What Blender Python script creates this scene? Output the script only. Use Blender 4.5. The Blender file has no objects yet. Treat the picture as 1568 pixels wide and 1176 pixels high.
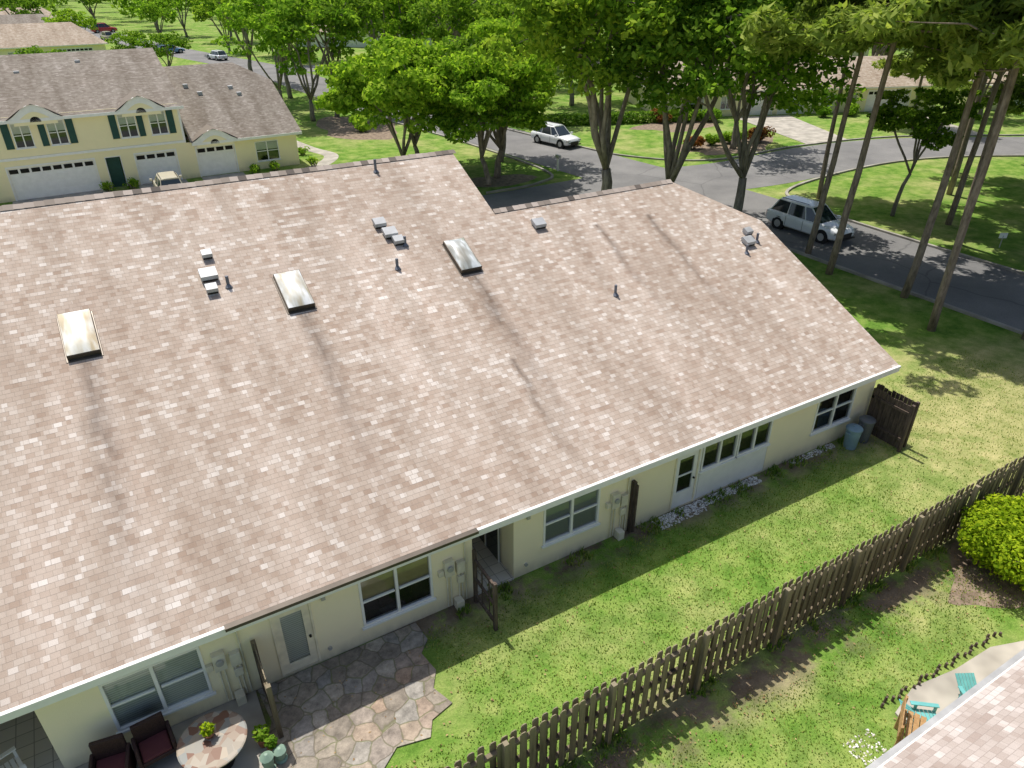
import bpy, math, random
import numpy as np
from mathutils import Vector, Matrix
R = random.Random(7)
rad = math.radians
scene = bpy.context.scene

# ------------------------------------------------------------------ helpers
class NT:
    def __init__(s, name):
        s.m = bpy.data.materials.new(name); s.m.use_nodes = True
        s.t = s.m.node_tree; s.b = s.t.nodes['Principled BSDF']; s.o = s.t.nodes['Material Output']
        s.b.inputs['Roughness'].default_value = 0.85
        s.b.inputs['Specular IOR Level'].default_value = 0.25
    def n(s, typ, ins=None, **pr):
        nd = s.t.nodes.new('ShaderNode' + typ)
        for k, v in pr.items(): setattr(nd, k, v)
        if ins:
            for k, v in ins.items(): s.put(nd.inputs[k], v)
        return nd
    def put(s, sock, v):
        if isinstance(v, bpy.types.NodeSocket): s.t.links.new(v, sock)
        else:
            if isinstance(v, (tuple, list)) and len(v) == 3 and sock.type == 'RGBA': v = (*v, 1)
            sock.default_value = v
    def math(s, op, a, b=0.0, c=None, clamp=False):
        nd = s.n('Math', operation=op, use_clamp=clamp); s.put(nd.inputs[0], a); s.put(nd.inputs[1], b)
        if c is not None: s.put(nd.inputs[2], c)
        return nd.outputs[0]
    def mix(s, f, a, b, bt='MIX'):
        nd = s.n('MixRGB', blend_type=bt); s.put(nd.inputs[0], f); s.put(nd.inputs[1], a); s.put(nd.inputs[2], b)
        return nd.outputs[0]
    def ramp(s, f, stops, interp='LINEAR'):
        nd = s.n('ValToRGB'); cr = nd.color_ramp; cr.interpolation = interp
        while len(cr.elements) < len(stops): cr.elements.new(0.5)
        for e, (p, c) in zip(cr.elements, stops):
            e.position = p; e.color = (c, c, c, 1) if isinstance(c, (int, float)) else (*c, 1)
        s.put(nd.inputs[0], f); return nd.outputs[0]
    def noise(s, vec, scale, detail=4, rough=0.6):
        nd = s.n('TexNoise', {'Scale': scale, 'Detail': detail, 'Roughness': rough})
        if vec is not None: s.put(nd.inputs['Vector'], vec)
        return nd.outputs['Fac']
    def mapping(s, vec, scale=(1, 1, 1), loc=(0, 0, 0)):
        nd = s.n('Mapping', {'Vector': vec, 'Scale': scale, 'Location': loc}); return nd.outputs[0]
    def pos(s): return s.n('NewGeometry').outputs['Position']
    def obj(s): return s.n('TexCoord').outputs['Object']
    def uv(s): return s.n('TexCoord').outputs['UV']
    def rnd(s): return s.n('NewGeometry').outputs['Random Per Island']
    def col(s, v): s.put(s.b.inputs['Base Color'], v)
    def bump(s, h, strength=0.3, dist=0.02):
        nd = s.n('Bump', {'Height': h, 'Strength': strength, 'Distance': dist}); s.put(s.b.inputs['Normal'], nd.outputs[0])

def plain(name, c, rough=0.7, metal=0.0, spec=0.3, var=0.08, sc=3.0):
    k = NT(name)
    f = k.noise(k.obj(), sc, 2)
    d = tuple(x * (1 - var * 2) for x in c); l = tuple(min(1, x * (1 + var)) for x in c)
    k.col(k.ramp(f, [(0.3, d), (0.7, l)]))
    k.b.inputs['Roughness'].default_value = rough; k.b.inputs['Metallic'].default_value = metal
    k.b.inputs['Specular IOR Level'].default_value = spec
    return k.m

class MB:
    def __init__(s): s.v = []; s.f = []; s.m = []
    def quad(s, a, b, c, d, mi=0):
        n = len(s.v); s.v += [a, b, c, d]; s.f.append((n, n+1, n+2, n+3)); s.m.append(mi)
    def poly(s, pts, mi=0):
        n = len(s.v); s.v += list(pts); s.f.append(tuple(range(n, n+len(pts)))); s.m.append(mi)
    def box(s, x0, x1, y0, y1, z0, z1, mi=0, M=None):
        p = [(x0,y0,z0),(x1,y0,z0),(x1,y1,z0),(x0,y1,z0),(x0,y0,z1),(x1,y0,z1),(x1,y1,z1),(x0,y1,z1)]
        if M is not None: p = [tuple(M @ Vector(q)) for q in p]
        n = len(s.v); s.v += p
        for f in [(0,3,2,1),(4,5,6,7),(0,1,5,4),(1,2,6,5),(2,3,7,6),(3,0,4,7)]:
            s.f.append(tuple(n+i for i in f)); s.m.append(mi)
    def prism(s, pts, d, mi=0):
        n = len(s.v); k = len(pts); s.v += [tuple(p) for p in pts] + [tuple(Vector(p)+Vector(d)) for p in pts]
        s.f.append(tuple(range(n, n+k))[::-1]); s.m.append(mi)
        s.f.append(tuple(range(n+k, n+2*k))); s.m.append(mi)
        for i in range(k):
            j = (i+1) % k; s.f.append((n+i, n+j, n+k+j, n+k+i)); s.m.append(mi)
    def cyl(s, p0, p1, r0, r1=None, n=10, mi=0, caps=True):
        r1 = r0 if r1 is None else r1
        p0 = Vector(p0); p1 = Vector(p1); d = (p1-p0).normalized()
        a = d.cross(Vector((0, 0, 1)) if abs(d.z) < 0.9 else Vector((1, 0, 0))).normalized(); b = d.cross(a)
        k = len(s.v)
        for p, r in ((p0, r0), (p1, r1)):
            for i in range(n):
                t = 2*math.pi*i/n; s.v.append(tuple(p + a*(r*math.cos(t)) + b*(r*math.sin(t))))
        for i in range(n):
            j = (i+1) % n; s.f.append((k+i, k+j, k+n+j, k+n+i)); s.m.append(mi)
        if caps:
            s.f.append(tuple(range(k, k+n))[::-1]); s.m.append(mi)
            s.f.append(tuple(range(k+n, k+2*n))); s.m.append(mi)
    def loft(s, rings, mi=0, caps=True, closed=True):
        k0 = len(s.v); n = len(rings[0])
        for r in rings: s.v += [tuple(p) for p in r]
        for a in range(len(rings)-1):
            for i in range(n if closed else n-1):
                j = (i+1) % n; s.f.append((k0+a*n+i, k0+a*n+j, k0+(a+1)*n+j, k0+(a+1)*n+i)); s.m.append(mi)
        if caps:
            s.f.append(tuple(range(k0, k0+n))[::-1]); s.m.append(mi)
            e = k0+(len(rings)-1)*n; s.f.append(tuple(range(e, e+n))); s.m.append(mi)
    def make(s, name, mats, parent=None, smooth=False, bevel=0, loc=(0,0,0), rz=0, sc=1):
        me = bpy.data.meshes.new(name); me.from_pydata(s.v, [], s.f)
        for m in mats: me.materials.append(m)
        me.polygons.foreach_set('material_index', s.m)
        if smooth: me.polygons.foreach_set('use_smooth', [True]*len(s.f))
        me.update()
        o = bpy.data.objects.new(name, me); scene.collection.objects.link(o)
        o.location = loc; o.rotation_euler = (0, 0, rz); o.scale = (sc, sc, sc)
        if parent: o.parent = parent
        if bevel:
            b = o.modifiers.new('b', 'BEVEL'); b.width = bevel; b.segments = 2; b.limit_method = 'ANGLE'; b.angle_limit = rad(35)
        return o

def empty(name, loc=(0,0,0), rz=0):
    e = bpy.data.objects.new(name, None); scene.collection.objects.link(e)
    e.location = loc; e.rotation_euler = (0, 0, rz); e.empty_display_size = 0.3; return e

# ------------------------------------------------------------------ materials
def shingle(name, stops, streaks=(), lights=(), stain=0.5, sc=1.0, mo=.45, simple=False):
    k = NT(name); uv = k.uv(); RH = 0.127
    if simple: v2 = uv
    else:
        wob = k.noise(uv, 1.2, 1)
        off = k.n('CombineXYZ', {'X': 0.0, 'Y': k.math('MULTIPLY', k.math('SUBTRACT', wob, 0.5), .03), 'Z': 0.0}).outputs[0]
        v2 = k.n('VectorMath', operation='ADD', ins={0: uv, 1: off}).outputs[0]
    def brick(w, o, fr, sh):
        return k.n('TexBrick', {'Vector': k.mapping(v2, loc=(sh, 0, 0)), 'Color1': (0, 0, 0), 'Color2': (1, 1, 1), 'Mortar': (0.5, 0.5, 0.5), 'Scale': 1.0,
                                'Mortar Size': 0.005, 'Mortar Smooth': 0.4, 'Bias': 0.0, 'Brick Width': w*sc, 'Row Height': RH*sc}, offset=o, offset_frequency=fr)
    b1 = brick(0.17, 0.37, 2, 0.0); b2 = brick(0.29, 0.61, 3, 3.3)
    t = k.mix(0.5, b1.outputs['Color'], b2.outputs['Color'])
    base = k.ramp(t, stops)
    fine = k.noise(uv, 60, 1); base = k.mix(0.4, base, k.ramp(fine, [(0.3, 0.76), (0.7, 1.2)]), 'MULTIPLY')
    st = k.noise(k.mapping(uv, scale=(0.85, 0.11, 1)), 1.0, 4, 0.6)
    base = k.mix(stain, base, k.ramp(st, [(0.34, (0.76, 0.73, 0.70)), (0.5, (0.98, 0.97, 0.96)), (0.64, (1.14, 1.14, 1.15))]), 'MULTIPLY')
    st2 = k.noise(k.mapping(uv, scale=(1, 1, 1), loc=(9, 4, 0)), 0.3, 3)
    base = k.mix(0.6, base, k.ramp(st2, [(0.35, (0.91, 0.88, 0.86)), (0.65, (1.06, 1.07, 1.08))]), 'MULTIPLY')
    if streaks:
        sep = k.n('SeparateXYZ', {'Vector': uv}); U, V = sep.outputs[0], sep.outputs[1]
        wn = k.math('MULTIPLY', k.math('SUBTRACT', k.noise(k.mapping(uv, scale=(0.5, 0.8, 1)), 1.0, 2), 0.5), 0.7)
        pn = k.ramp(k.noise(k.mapping(uv, scale=(5, 1.2, 1)), 1.0, 2), [(0.3, 0.5), (0.6, 1.0)])
        for lst, c, amt in ((streaks, (0.33, 0.31, 0.30), 0.9), (lights, (1.22, 1.23, 1.25), 0.75)):
            tot = None
            for (uc, vt, ln, w, dr) in lst:
                dv = k.math('SUBTRACT', vt, V)
                du = k.math('SUBTRACT', k.math('SUBTRACT', U, k.math('MULTIPLY_ADD', dv, dr, uc)), k.math('MULTIPLY', wn, k.math('MULTIPLY', dv, .5, clamp=True)))
                gs = k.math('SUBTRACT', 1.0, k.math('DIVIDE', k.math('ABSOLUTE', du), k.math('MULTIPLY_ADD', dv, .04, w)), clamp=True)
                fa = k.math('SUBTRACT', 1.0, k.math('DIVIDE', dv, ln), clamp=True)
                f = k.math('MULTIPLY', k.math('MULTIPLY', gs, fa), k.math('MULTIPLY', dv, 8.0, clamp=True))
                tot = f if tot is None else k.math('MAXIMUM', tot, f)
            base = k.mix(k.math('MULTIPLY', k.math('MULTIPLY', tot, pn), amt), base, c, 'MULTIPLY')
    base = k.mix(k.math('MULTIPLY', b1.outputs['Fac'], mo), base, (0.15, 0.125, 0.105))
    k.col(base)
    if not simple:
        saw = k.math('SUBTRACT', 1.0, k.math('FRACT', k.math('DIVIDE', k.n('SeparateXYZ', {'Vector': v2}).outputs[1], RH*sc)))
        h = k.math('ADD', k.math('MULTIPLY', saw, 0.6), k.math('MULTIPLY', b1.outputs['Color'], 0.5))
        k.bump(h, 0.5, 0.012)
    k.b.inputs['Roughness'].default_value = 0.95; k.b.inputs['Specular IOR Level'].default_value = 0.15
    return k.m

SH_MAIN = [(0.08, (0.355, 0.272, 0.215)), (0.35, (0.42, 0.342, 0.282)), (0.68, (0.47, 0.398, 0.338)), (0.95, (0.62, 0.57, 0.52))]
def slopev(y): return (y-11.46)*math.sqrt(1+0.46**2)
M_ROOF = shingle('roof_shingles', SH_MAIN,
    streaks=[(-1.15, slopev(18.4), 8, 0.34, -0.02), (4.15, slopev(18.45), 7, 0.31, 0.0), (9.4, slopev(18.5), 7.0, 0.34, 0.02), (9.0, slopev(15.5), 4, 0.16, 0.0), (14.7, slopev(19.5), 5, 0.18, 0.02), (17.0, slopev(19.5), 6, 0.18, 0.0)],
    lights=[(2.2, slopev(19.9), 9, .4, 0), (7.5, slopev(20.2), 10, .55, 0), (12.6, slopev(19.8), 9, .45, 0), (20.0, slopev(17), 5, .5, 0), (13.5, slopev(16.5), 5, .25, 0), (6.3, slopev(22), 13, .45, 0), (-3.4, slopev(21), 10, .5, 0), (10.7, slopev(19), 8, .4, 0)], stain=0.7, mo=.42)
M_ROOF_O = shingle('roof_shingles_grey', [(0.12, (0.175, 0.15, 0.125)), (0.4, (0.205, 0.18, 0.152)), (0.65, (0.24, 0.215, 0.182)), (0.9, (0.295, 0.265, 0.235))], stain=0.95, sc=1.1, mo=.3, simple=True)
M_ROOF_T = shingle('roof_shingles_tan', [(0.12, (0.28, 0.22, 0.165)), (0.4, (0.34, 0.275, 0.21)), (0.65, (0.38, 0.32, 0.255)), (0.9, (0.44, 0.38, 0.31))], stain=0.7, sc=1.3, mo=.3, simple=True)
M_ROOF_P = shingle('roof_shingles_pale', [(0.12, (0.32, 0.265, 0.235)), (0.4, (0.38, 0.33, 0.30)), (0.65, (0.43, 0.38, 0.35)), (0.9, (0.53, 0.485, 0.46))], stain=0.3)

def stucco(name, c):
    k = NT(name); p = k.obj()
    f = k.noise(p, 0.8, 3); base = k.ramp(f, [(0.3, tuple(x*0.95 for x in c)), (0.7, c)])
    z = k.n('SeparateXYZ', {'Vector': k.pos()}).outputs[2]
    dirt = k.math('MULTIPLY', k.math('SUBTRACT', 1.0, k.math('DIVIDE', z, 0.4), clamp=True), k.noise(k.mapping(p, scale=(3, 3, 1)), 1.5, 3))
    base = k.mix(k.math('MULTIPLY', dirt, 1.0, clamp=True), base, (0.42, 0.37, 0.26))
    k.col(base); k.bump(k.noise(p, 60, 1), 0.35, 0.01); k.b.inputs['Roughness'].default_value = 0.9
    return k.m
M_WALL = stucco('cream_stucco', (0.97, 0.87, 0.61))
M_WALLO = stucco('yellow_stucco', (0.94, 0.84, 0.54))
M_WALLW = stucco('pale_stucco', (0.86, 0.79, 0.62))
M_WHITE = plain('white_paint', (0.86, 0.85, 0.82), 0.45, var=0.03)
M_FASCIA = plain('fascia_paint', (0.86, 0.84, 0.77), 0.5, var=0.04)
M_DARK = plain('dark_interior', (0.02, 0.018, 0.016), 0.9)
M_BLACK = plain('black_metal', (0.025, 0.022, 0.02), 0.5)
M_BRONZE = plain('bronze_frame', (0.10, 0.085, 0.07), 0.4, 0.4)
M_GREY = plain('grey_metal', (0.45, 0.45, 0.44), 0.45, 0.3)
M_VENT = plain('vent_metal', (0.42, 0.43, 0.44), 0.5, 0.2)
M_LEAD = plain('lead_pipe', (0.16, 0.17, 0.20), 0.6, 0.2)
M_BOXG = plain('utility_box_paint', (0.74, 0.69, 0.54), 0.6)
M_CREAMD = plain('cream_door', (0.88, 0.80, 0.60), 0.5)
M_SHUT = plain('green_shutters', (0.015, 0.07, 0.06), 0.5)
M_CONC = plain('concrete', (0.40, 0.37, 0.32), 0.9, var=0.16, sc=1.2)
M_KERB = plain('kerb_concrete', (0.33, 0.31, 0.27), 0.9, var=0.18, sc=0.8)
M_RUBBER = plain('rubber', (0.02, 0.02, 0.02), 0.8)
M_TEAL = plain('teal_plastic', (0.14, 0.42, 0.42), 0.5)
M_WICK = plain('brown_wicker', (0.055, 0.028, 0.025), 0.6, sc=60, var=0.3)
M_BIN = plain('bin_blue', (0.22, 0.33, 0.40), 0.5)
M_BIN2 = plain('bin_grey', (0.13, 0.14, 0.15), 0.6)
M_TERRA = plain('terracotta', (0.35, 0.16, 0.09), 0.8)
M_GREENP = plain('green_lantern_paint', (0.22, 0.32, 0.25), 0.5)

def glass(name, tint, rough=0.03):
    k = NT(name); t = k.t
    tp = k.n('BsdfTransparent', {'Color': tint}); gl = k.n('BsdfGlossy', {'Color': (0.9, 0.95, 1.0), 'Roughness': rough})
    fr = k.n('Fresnel', {'IOR': 1.5}); f = k.math('ADD', fr.outputs[0], 0.05)
    mx = k.n('MixShader', {0: f, 1: tp.outputs[0], 2: gl.outputs[0]}); t.links.new(mx.outputs[0], k.o.inputs[0]); return k.m
M_GLASS = glass('window_glass', (0.8, 0.84, 0.84))
k = NT('car_glass'); k.col((0.02, 0.03, 0.035)); k.b.inputs['Roughness'].default_value = 0.06; k.b.inputs['Specular IOR Level'].default_value = 0.8; M_CARG = k.m
k = NT('window_blinds'); z = k.n('SeparateXYZ', {'Vector': k.pos()}).outputs[2]
f = k.math('FRACT', k.math('DIVIDE', z, 0.06)); k.col(k.ramp(f, [(0.0, (0.30, 0.30, 0.29)), (0.35, (0.78, 0.77, 0.74)), (1.0, (0.88, 0.87, 0.84))])); M_BLIND = k.m
k = NT('window_shade_reflection'); k.col(k.ramp(k.noise(k.obj(), 2, 3), [(0.3, (0.48, 0.40, 0.20)), (0.7, (0.62, 0.52, 0.30))])); M_SHADE_REFL = k.m  # tan reflections in the glass, painted as the colour of this shade
k = NT('grey_screen'); k.col((0.36, 0.38, 0.40)); M_SCREEN = k.m
def paint(name, c):
    k = NT(name); k.col(c); k.b.inputs['Roughness'].default_value = 0.25; k.b.inputs['Coat Weight'].default_value = 0.6; k.b.inputs['Coat Roughness'].default_value = 0.05
    k.b.inputs['Specular IOR Level'].default_value = 0.5; return k.m
M_CARW = paint('white_car_paint', (0.76, 0.78, 0.80)); M_CARB = paint('blue_car_paint', (0.12, 0.25, 0.42)); M_CARR = paint('red_car_paint', (0.45, 0.04, 0.04)); M_CARS = paint('beige_car_paint', (0.55, 0.50, 0.38))
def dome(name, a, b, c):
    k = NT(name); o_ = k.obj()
    k.col(k.ramp(k.noise(k.mapping(o_, scale=(4, 1.2, 1)), 1.0, 2), [(0.34, a), (0.5, b), (0.6, c)]))  # pale bands painted into the colour imitate streaky reflections on the dome
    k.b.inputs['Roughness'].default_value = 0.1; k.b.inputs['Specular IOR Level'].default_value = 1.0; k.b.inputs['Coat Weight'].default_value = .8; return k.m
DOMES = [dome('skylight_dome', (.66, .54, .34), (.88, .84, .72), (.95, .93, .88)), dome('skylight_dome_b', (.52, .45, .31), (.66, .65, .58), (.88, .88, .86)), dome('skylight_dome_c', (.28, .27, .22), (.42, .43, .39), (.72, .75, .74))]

# ground
k = NT('grass_lawn'); p = k.pos(); xy = k.n('SeparateXYZ', {'Vector': p}); X, Y = xy.outputs[0], xy.outputs[1]
big = k.noise(p, 0.22, 5, 0.65); mid = k.noise(p, 1.1, 5, 0.7); fi = k.noise(p, 22, 2, 0.7)
gcol = k.ramp(mid, [(0.30, (0.065, 0.15, 0.02)), (0.47, (0.14, 0.25, 0.042)), (0.68, (0.27, 0.345, 0.09))])
dry = k.ramp(mid, [(0.30, (0.22, 0.26, 0.08)), (0.7, (0.48, 0.44, 0.21))])
dx = k.math('DIVIDE', k.math('SUBTRACT', X, 25.5), 9.0); dy = k.math('DIVIDE', k.math('SUBTRACT', Y, 10.5), 5.5)
dd = k.math('SUBTRACT', 1.0, k.math('SQRT', k.math('ADD', k.math('MULTIPLY', dx, dx), k.math('MULTIPLY', dy, dy))), clamp=True)
df = k.math('ADD', k.ramp(big, [(0.46, 0.0), (0.64, 0.65)]), k.math('MULTIPLY', dd, k.math('MULTIPLY', mid, 2.6)), clamp=True)
c = k.mix(df, gcol, dry)
c = k.mix(0.8, c, k.ramp(fi, [(0.25, (0.6, 0.63, 0.55)), (0.55, (1.0, 1.0, 1.0)), (0.8, (1.35, 1.3, 1.2))]), 'MULTIPLY')
def band(y0, w):
    return k.math('SUBTRACT', 1.0, k.math('DIVIDE', k.math('ABSOLUTE', k.math('SUBTRACT', Y, y0)), w), clamp=True)
near = k.math('LESS_THAN', X, 21.5)
s1 = k.math('ADD', k.math('MULTIPLY', band(11.7, 0.9), near), k.math('MULTIPLY', band(6.5, 1.1), 0.9))
sm = k.math('MULTIPLY', s1, k.ramp(k.noise(p, 0.9, 4, 0.7), [(0.42, 0.0), (0.54, 1.3)]))
c = k.mix(k.math('MULTIPLY', sm, 1.0, clamp=True), c, k.ramp(mid, [(0.3, (0.10, 0.075, 0.05)), (0.7, (0.26, 0.21, 0.15))]))
k.col(c); k.bump(fi, 0.7, 0.04); k.b.inputs['Roughness'].default_value = 1.0; k.b.inputs['Specular IOR Level'].default_value = 0.05; M_GRASS = k.m
k = NT('mulch_soil'); k.col(k.ramp(k.noise(k.pos(), 3, 4, 0.7), [(0.3, (0.10, 0.07, 0.05)), (0.7, (0.32, 0.25, 0.18))])); M_SOIL = k.m
k = NT('asphalt'); p = k.pos()
a = k.mix(0.5, k.ramp(k.noise(p, 0.25, 4), [(0.3, (0.14, 0.138, 0.138)), (0.7, (0.225, 0.22, 0.215))]), k.ramp(k.noise(p, 30, 1), [(0.3, 0.6), (0.7, 1.3)]), 'MULTIPLY')
ck = k.n('TexVoronoi', {'Vector': k.mix(.3, p, k.n('TexNoise', {'Vector': p, 'Scale': .8}).outputs['Color']), 'Scale': .16}, feature='DISTANCE_TO_EDGE')
a = k.mix(k.ramp(ck.outputs['Distance'], [(0.0, .55), (0.006, 0.0)]), a, (.06, .06, .06))
k.col(a); M_ASPH = k.m
k = NT('flagstone'); uv = k.pos()
nz = k.n('TexNoise', {'Scale': 2.0, 'Detail': 2}); k.put(nz.inputs['Vector'], uv)
vv = k.mix(0.2, uv, nz.outputs['Color'])
vo = k.n('TexVoronoi', {'Vector': vv, 'Scale': 3.0, 'Randomness': .75}, feature='F1'); ve = k.n('TexVoronoi', {'Vector': vv, 'Scale': 3.0, 'Randomness': .75}, feature='DISTANCE_TO_EDGE')
sx = k.n('SeparateColor', {'Color': vo.outputs['Color']})
cc = k.ramp(sx.outputs[0], [(0.1, (0.25, 0.215, 0.175)), (0.35, (0.34, 0.295, 0.235)), (0.55, (0.36, 0.265, 0.195)), (0.75, (0.28, 0.265, 0.24)), (0.95, (0.40, 0.355, 0.29))])
cc = k.mix(0.95, cc, k.ramp(k.noise(uv, 4, 6, 0.78), [(0.32, 0.45), (0.68, 1.3)]), 'MULTIPLY')
ed = k.ramp(ve.outputs['Distance'], [(0.01, 1.0), (0.05, 0.0)])
jn = k.ramp(k.noise(uv, 2.5, 3), [(.4, (0.13, 0.11, 0.08)), (.6, (.14, .16, .06))])
k.col(k.mix(k.math('MULTIPLY', ed, .75), cc, jn)); k.bump(k.math('SUBTRACT', 1.0, ed), 0.4, 0.02); M_FLAG = k.m
k = NT('tile_floor'); br = k.n('TexBrick', {'Vector': k.pos(), 'Color1': (0.55, 0.52, 0.46), 'Color2': (0.62, 0.58, 0.52), 'Mortar': (0.3, 0.28, 0.25), 'Scale': 1.0, 'Brick Width': 0.33, 'Row Height': 0.33, 'Mortar Size': 0.01}, offset=0.0)
k.col(br.outputs['Color']); k.b.inputs['Roughness'].default_value = 0.4; M_TILE = k.m
k = NT('stone_table_top'); vo = k.n('TexVoronoi', {'Vector': k.obj(), 'Scale': 6.0}); sx = k.n('SeparateColor', {'Color': vo.outputs['Color']})
k.col(k.ramp(sx.outputs[0], [(0.1, (0.18, 0.09, 0.06)), (0.4, (0.32, 0.27, 0.21)), (0.7, (0.22, 0.23, 0.22)), (0.95, (0.38, 0.32, 0.25))])); k.b.inputs['Roughness'].default_value = 0.5; M_TTOP = k.m
k = NT('weathered_wood'); r_ = k.rnd(); o_ = k.obj()
c = k.ramp(r_, [(0.0, (0.09, 0.07, 0.048)), (0.5, (0.145, 0.115, 0.08)), (1.0, (0.215, 0.175, 0.12))])
c = k.mix(0.8, c, k.ramp(k.noise(k.mapping(o_, scale=(18, 18, 1.5)), 1.0, 4, 0.7), [(0.3, 0.5), (0.7, 1.4)]), 'MULTIPLY')
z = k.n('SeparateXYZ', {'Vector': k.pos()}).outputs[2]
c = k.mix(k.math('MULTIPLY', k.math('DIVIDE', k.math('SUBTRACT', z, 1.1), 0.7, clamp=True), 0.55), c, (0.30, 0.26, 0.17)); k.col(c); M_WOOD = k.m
k = NT('dark_wood'); c = k.ramp(k.noise(k.mapping(k.obj(), scale=(12, 12, 2)), 1.0, 3, 0.7), [(0.3, (0.05, 0.036, 0.03)), (0.7, (0.15, 0.115, 0.09))]); k.col(c); M_DWOOD = k.m
k = NT('orange_wood'); c = k.ramp(k.noise(k.mapping(k.obj(), scale=(12, 12, 2)), 1.0, 3, 0.7), [(0.3, (0.28, 0.16, 0.07)), (0.7, (0.45, 0.29, 0.14))]); k.col(c); M_OWOOD = k.m
k = NT('white_gravel'); c = k.ramp(k.rnd(), [(0, (0.38, 0.36, 0.33)), (1, (0.86, 0.84, 0.81))]); k.col(c); M_GRAV = k.m
k = NT('tree_bark'); c = k.ramp(k.noise(k.mapping(k.obj(), scale=(6, 6, 1.5)), 1.0, 3, 0.7), [(0.3, (0.12, 0.10, 0.08)), (0.7, (0.33, 0.29, 0.24))]); k.col(c); M_BARK = k.m
k = NT('pine_bark'); c = k.ramp(k.noise(k.mapping(k.obj(), scale=(7, 7, 2)), 1.0, 3, 0.7), [(0.3, (0.13, 0.10, 0.075)), (0.7, (0.34, 0.27, 0.22))]); k.col(c); M_PBARK = k.m
k = NT('dead_leaves'); c = k.ramp(k.rnd(), [(0, (0.16, 0.09, 0.04)), (1, (0.42, 0.30, 0.15))]); k.col(c); M_LITTER = k.m
def leafmat(name, a, b, c, tr=0.35):
    k = NT(name)
    f = k.math('ADD', k.math('MULTIPLY', k.rnd(), 0.55), k.math('MULTIPLY', k.noise(k.obj(), 0.5, 1), 0.45))
    cc = k.ramp(f, [(0.2, a), (0.5, b), (0.85, c)])
    oi = k.n('ObjectInfo').outputs['Random']
    cc = k.mix(1.0, cc, k.ramp(oi, [(0, (0.78, 0.86, 0.8)), (1, (1.25, 1.14, 0.95))]), 'MULTIPLY')
    df_ = k.n('BsdfDiffuse', {'Color': cc}); tl = k.n('BsdfTranslucent', {'Color': k.mix(1.0, cc, (1.5, 1.6, 0.8), 'MULTIPLY')})
    m1 = k.n('MixShader', {0: tr, 1: df_.outputs[0], 2: tl.outputs[0]})
    k.t.links.new(m1.outputs[0], k.o.inputs[0]); return k.m
M_LEAF = leafmat('oak_leaves', (0.055, 0.115, 0.015), (0.155, 0.27, 0.034), (0.32, 0.43, 0.065), .42)
M_LEAFB = leafmat('bright_leaves', (0.075, 0.165, 0.015), (0.195, 0.335, 0.037), (0.37, 0.50, 0.07), .42)
M_NEED = leafmat('pine_needles', (0.10, 0.155, 0.03), (0.20, 0.28, 0.06), (0.35, 0.41, 0.12), 0.35)
M_BUSH = leafmat('bush_leaves', (0.10, 0.18, 0.01), (0.25, 0.36, 0.02), (0.44, 0.52, 0.03))
M_BLADE = leafmat('grass_blades', (0.08, 0.17, 0.028), (0.19, 0.29, 0.055), (0.42, 0.42, 0.15), .2)
M_FLOW = leafmat('red_foliage', (0.14, 0.04, 0.02), (0.24, 0.10, 0.04), (0.34, 0.18, 0.06))

# ------------------------------------------------------------------ ground / roads
g = MB(); g.quad((-1500, -1500, 0), (1500, -1500, 0), (1500, 1800, 0), (-1500, 1800, 0)); g.make('ground', [M_GRASS])
def smooth_line(pts, n=8):
    out = []
    P = [Vector((*p, 0)) for p in pts]; P = [2*P[0]-P[1]] + P + [2*P[-1]-P[-2]]
    for i in range(1, len(P)-2):
        for j in range(n):
            t = j/n; a, b, c, d = P[i-1], P[i], P[i+1], P[i+2]
            out.append(0.5*((2*b)+(c-a)*t+(2*a-5*b+4*c-d)*t*t+(3*b-a-3*c+d)*t**3))
    out.append(P[-2]); return out
def ribbon(name, pts, w, z, mat, n=8, mb=None, off=0.0, h=0.0):
    L = smooth_line(pts, n); own = mb is None; mb = mb or MB(); ls = []
    for i, p in enumerate(L):
        d = (L[min(i+1, len(L)-1)]-L[max(i-1, 0)]).normalized(); nn = Vector((-d.y, d.x, 0))
        c = p + nn*off; ls.append((c+nn*w/2, c-nn*w/2))
    for (a, b), (c, d) in zip(ls, ls[1:]):
        if h == 0: mb.quad((b.x, b.y, z), (d.x, d.y, z), (c.x, c.y, z), (a.x, a.y, z))
        else:
            mb.prism([(b.x, b.y, z), (d.x, d.y, z), (c.x, c.y, z), (a.x, a.y, z)], (0, 0, h))
    if own: return mb.make(name, [mat])
main = [(39, -60), (38.2, -20), (37.4, 10), (37.0, 24), (37.0, 36), (35.6, 48), (34, 62), (31, 80), (29.5, 100), (27.5, 125), (20.5, 155), (14, 190), (8, 240), (4, 300)]
ribbon('road', main, 7.2, 0.008, M_ASPH)
ribbon('road', [(37, 40.5), (45, 39.5), (55, 40), (64, 38.5), (74, 33.5), (90, 24), (120, 10)], 7.4, 0.012, M_ASPH)
ribbon('road', [(-40, 40.8), (0, 40.8), (22, 40.8), (34, 41.2)], 7.0, 0.016, M_ASPH)
ribbon('road', [(27, 122), (40, 119), (60, 112), (100, 96)], 8, 0.020, M_ASPH)
kb = MB()
ribbon('', [(33.6, -60), (34.5, -20), (33.7, 10), (33.3, 24), (33.3, 34)], 0.2, 0, None, mb=kb, h=0.12)
ribbon('', [(41.6, -20), (41.1, 10), (40.7, 24), (41.1, 31), (43.5, 34.6), (54, 36), (62.5, 34.7), (72, 29.8), (88, 20.5)], 0.2, 0, None, mb=kb, h=0.12)
ribbon('', [(34, 80), (38, 55), (40, 48), (45, 43.9), (55, 44), (65.5, 42.4), (76, 37.2), (92, 28)], 0.2, 0, None, mb=kb, h=0.12)
ribbon('', [(24, 44.6), (28.5, 45), (31, 48), (30, 62), (27.2, 80)], 0.2, 0, None, mb=kb, h=0.12)
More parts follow.
